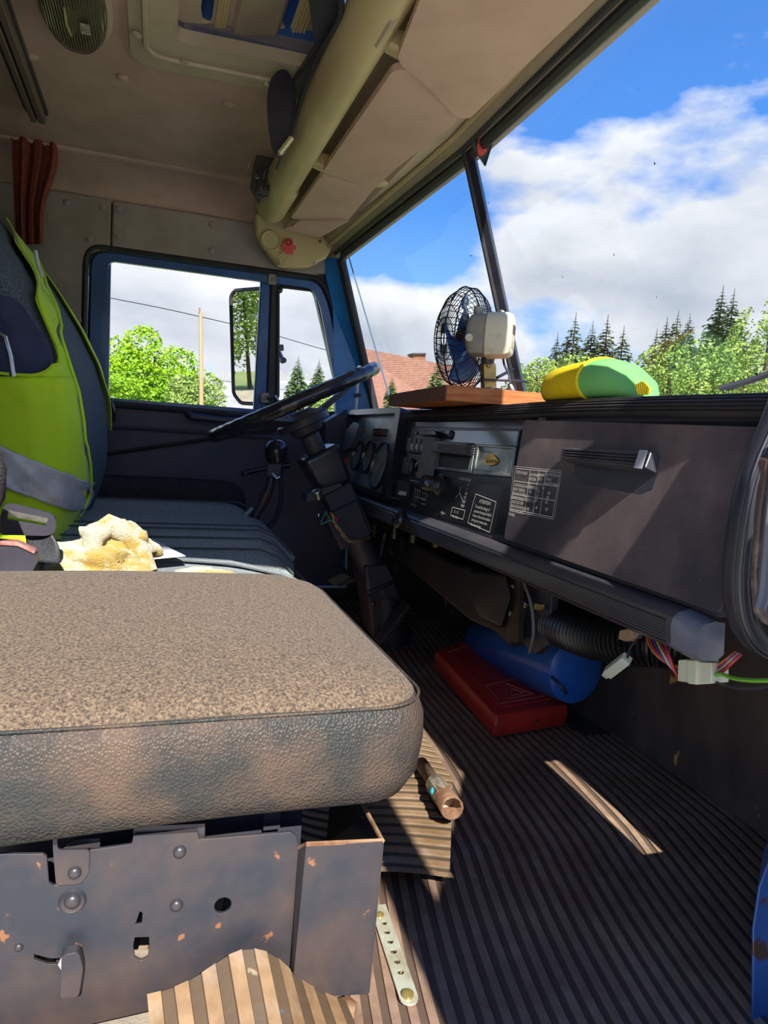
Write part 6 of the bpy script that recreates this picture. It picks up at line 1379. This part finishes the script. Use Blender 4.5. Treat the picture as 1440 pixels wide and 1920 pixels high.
# concrete pole and wire
pt_, pb_ = P(376, 586, y=40), P(381, 800, y=40)
pole = thing('utility_pole', 'pale concrete utility pole behind the driver door', 'pole', (pb_.x, pb_.y, GZ))
obj('pole_shaft', M().tube([Vector((pb_.x, pb_.y, GZ)), pt_], [.13, .10], 8), mat('pale_concrete', c_(178, 152, 120), .8), pole)
obj('insulator', M().tube([pt_ + Vector((-.06, -.05, -.05)), pt_ + Vector((-.06, -.05, .25))], .05, 6), mat('insulator_brown', c_(140, 110, 80), .5), pole)
wmat = mat('dark_wire', c_(40, 42, 48), .5)
wp_ = [P(140, 545, y=44), P(208, 559, y=43), P(300, 577, y=41), P(376, 594, y=40), P(440, 609, y=42), P(520, 630, y=44), P(610, 656, y=46), P(700, 679, y=48), P(800, 702, y=50)]
tag(obj('overhead_wire', M().tube(smooth_path(wp_), .022, 4), wmat), 'dark overhead wire sagging past the pole', 'wire')
tag(obj('overhead_wire', M().tube(smooth_path([P(190, 697, y=50), P(300, 703, y=50), P(430, 716, y=50), P(560, 735, y=50)]), .016, 4), wmat), 'faint lower wire crossing behind the chestnut', 'wire')
# houses
hs1 = thing('brown_roof_house', 'house with a big brown roof and brick chimney beyond windshield corner', 'house', P(760, 800, y=30))
roof_m = mat('brown_roof_tiles', c_(176, 128, 104), .8, col2=c_(160, 112, 92), sc=6); wave_bump(roof_m, 3, 'Z', .03, .6)
ra, rb2, rc2, rd2 = P(655, 648, y=33), P(868, 690, y=26), P(880, 800, y=24), P(640, 800, y=28)
obj('roof', M().prism([ra, rb2, rc2, rd2], (.8, .6, -.1)), roof_m, hs1, smooth=False)
obj('house_wall', M().prism([Vector((p.x + .3, p.y + .6, z)) for p, z in ((rd2, GZ), (rd2, rd2.z), (rc2, rc2.z), (rc2, GZ))], (.5, 3, 0)), mat('house_wall', c_(190, 180, 160), .8), hs1, smooth=False)
cpx = P(787, 668, y=30); cz_ = .0232 * 30 / 30
chm = M().prism([P(775, 664, y=29.2), P(798, 664, y=29.2), P(798, 690, y=29.2), P(775, 690, y=29.2)], (0, .6, 0))
chi = obj('chimney', chm, mat('brick_chimney', c_(150, 98, 76), .85, col2=c_(120, 78, 60), sc=12), hs1, smooth=False)
obj('chimney_cap', M().prism([P(774, 662, y=29.1), P(799, 662, y=29.1), P(799, 665, y=29.1), P(774, 665, y=29.1)], (0, .7, 0)), wmat, chi, smooth=False)
hs2 = thing('grey_roof_shed', 'low shed with a grey roof left of the side mirror', 'shed', P(450, 790, y=52))
obj('roof', M().prism([P(392, 716, y=52), P(440, 690, y=52), P(520, 694, y=52), P(655, 712, y=52), P(655, 790, y=50), P(380, 770, y=50)], (0, 3, 0)), mat('grey_slate', c_(158, 158, 162), .8, col2=c_(142, 142, 148), sc=1.5), hs2, smooth=False)
obj('shed_wall', M().prism([Vector((P(380, 770, y=50.5).x, 50.6, GZ)), Vector((P(655, 790, y=50.5).x, 50.6, GZ)), P(655, 790, y=50.6), P(380, 770, y=50.6)], (0, 2, 0)), mat('shed_wall', c_(150, 140, 130), .8), hs2, smooth=False)

# side mirror outside the driver's door
mcen = P(466, 650, y=3.12); cdir = (EYE - mcen).normalized(); rdir = Vector((-.93, .36, .02)).normalized(); mn = (cdir + rdir).normalized()
sm = thing('side_mirror', 'tall truck side mirror in black rubber frame outside the driver window', 'mirror', mcen)
mo = [Pn(u, v, mcen, mn) for u, v in ((433, 556), (440, 545), (492, 541), (516, 544), (516, 752), (492, 758), (452, 756), (438, 738))]
mo = rr(mo, .02, 4); mc_ = sum(mo, Vector()) / len(mo)
obj('mirror_housing', M().loft([[p - mn * .004 for p in mo], [mc_ + (p - mc_) * .96 - mn * .03 for p in mo], [mc_ + (p - mc_) * .5 - mn * .045 for p in mo]]), blk, sm)
obj('mirror_frame', M().tube(mo, .009, 8, closed=True), blk_rub, sm)
obj('mirror_pane', M().prism([mc_ + (p - mc_) * .985 + mn * .001 for p in mo], -mn * .003), mirror_m, sm, smooth=False)
obj('mirror_arm', M().tube([P(520, 560, y=3.05), P(517, 640, y=3.05), P(512, 775, y=3.05)], .010, 8), blk_gloss, sm)
obj('arm_clamp', M().tube([P(512, 652, y=3.03), P(531, 652, y=3.03)], .014, 10), mat('clamp_grey', c_(120, 126, 136), .4), sm)
obj('mirror_mount', M().tube([P(517, 650, y=3.05), Vector((P(517, 650, y=3.05).x, 2.86, .98)), Vector((P(517, 650, y=3.05).x, 2.83, .98))], .012, 8), blk, sm)
obj('mirror_stay', M().tube([Pn(500, 650, mcen, mn) - mn * .03, P(517, 652, y=3.05)], .010, 8), blk, sm)
# aerial and wiper
an0, an1 = P(737, 765, y=2.85), P(654, 482, y=2.85)
ae = thing('aerial_stalk', 'thin aerial standing outside the far windshield pillar', 'aerial', an0)
obj('rod', M().tube([an0, an1], [.004, .003], 6), mat('aerial_grey', c_(110, 130, 150), .4), ae)
wz = thing('door_stay_rod', 'pale rod with black clamp on the blue pillar', 'rod', P(668, 765, y=2.70))
obj('rod', M().tube([P(667, 768, y=2.69), P(672, 690, y=2.69)], .007, 8), mat('pale_rod', c_(190, 196, 200), .4), wz)
obj('clamp', M().tube([P(664, 742, y=2.685), P(676, 740, y=2.685)], .009, 6), blk, wz)
obj('pivot', M().lathe([(.010, 0), (.010, .008)], P(673, 690, y=2.69), (0, -1, 0), 10), steel, wz)
wi = thing('wiper', 'black windshield wiper resting outside at the right edge', 'wiper', P(1400, 720, x=1.0))
obj('wiper_arm', M().tube([P(1350, 728, x=.93), P(1400, 716, x=.96), P(1470, 690, x=.99)], .006, 6), blk, wi)
obj('wiper_blade', M().tube([P(1362, 730, x=.95), P(1440, 704, x=.98), P(1500, 684, x=1.0)], .004, 4), mat('wiper_rubber', c_(90, 96, 84), .5), wi)
for o in list(bpy.data.objects):
    if o.type == 'MESH' and o.name.startswith('drop_pane'): pass
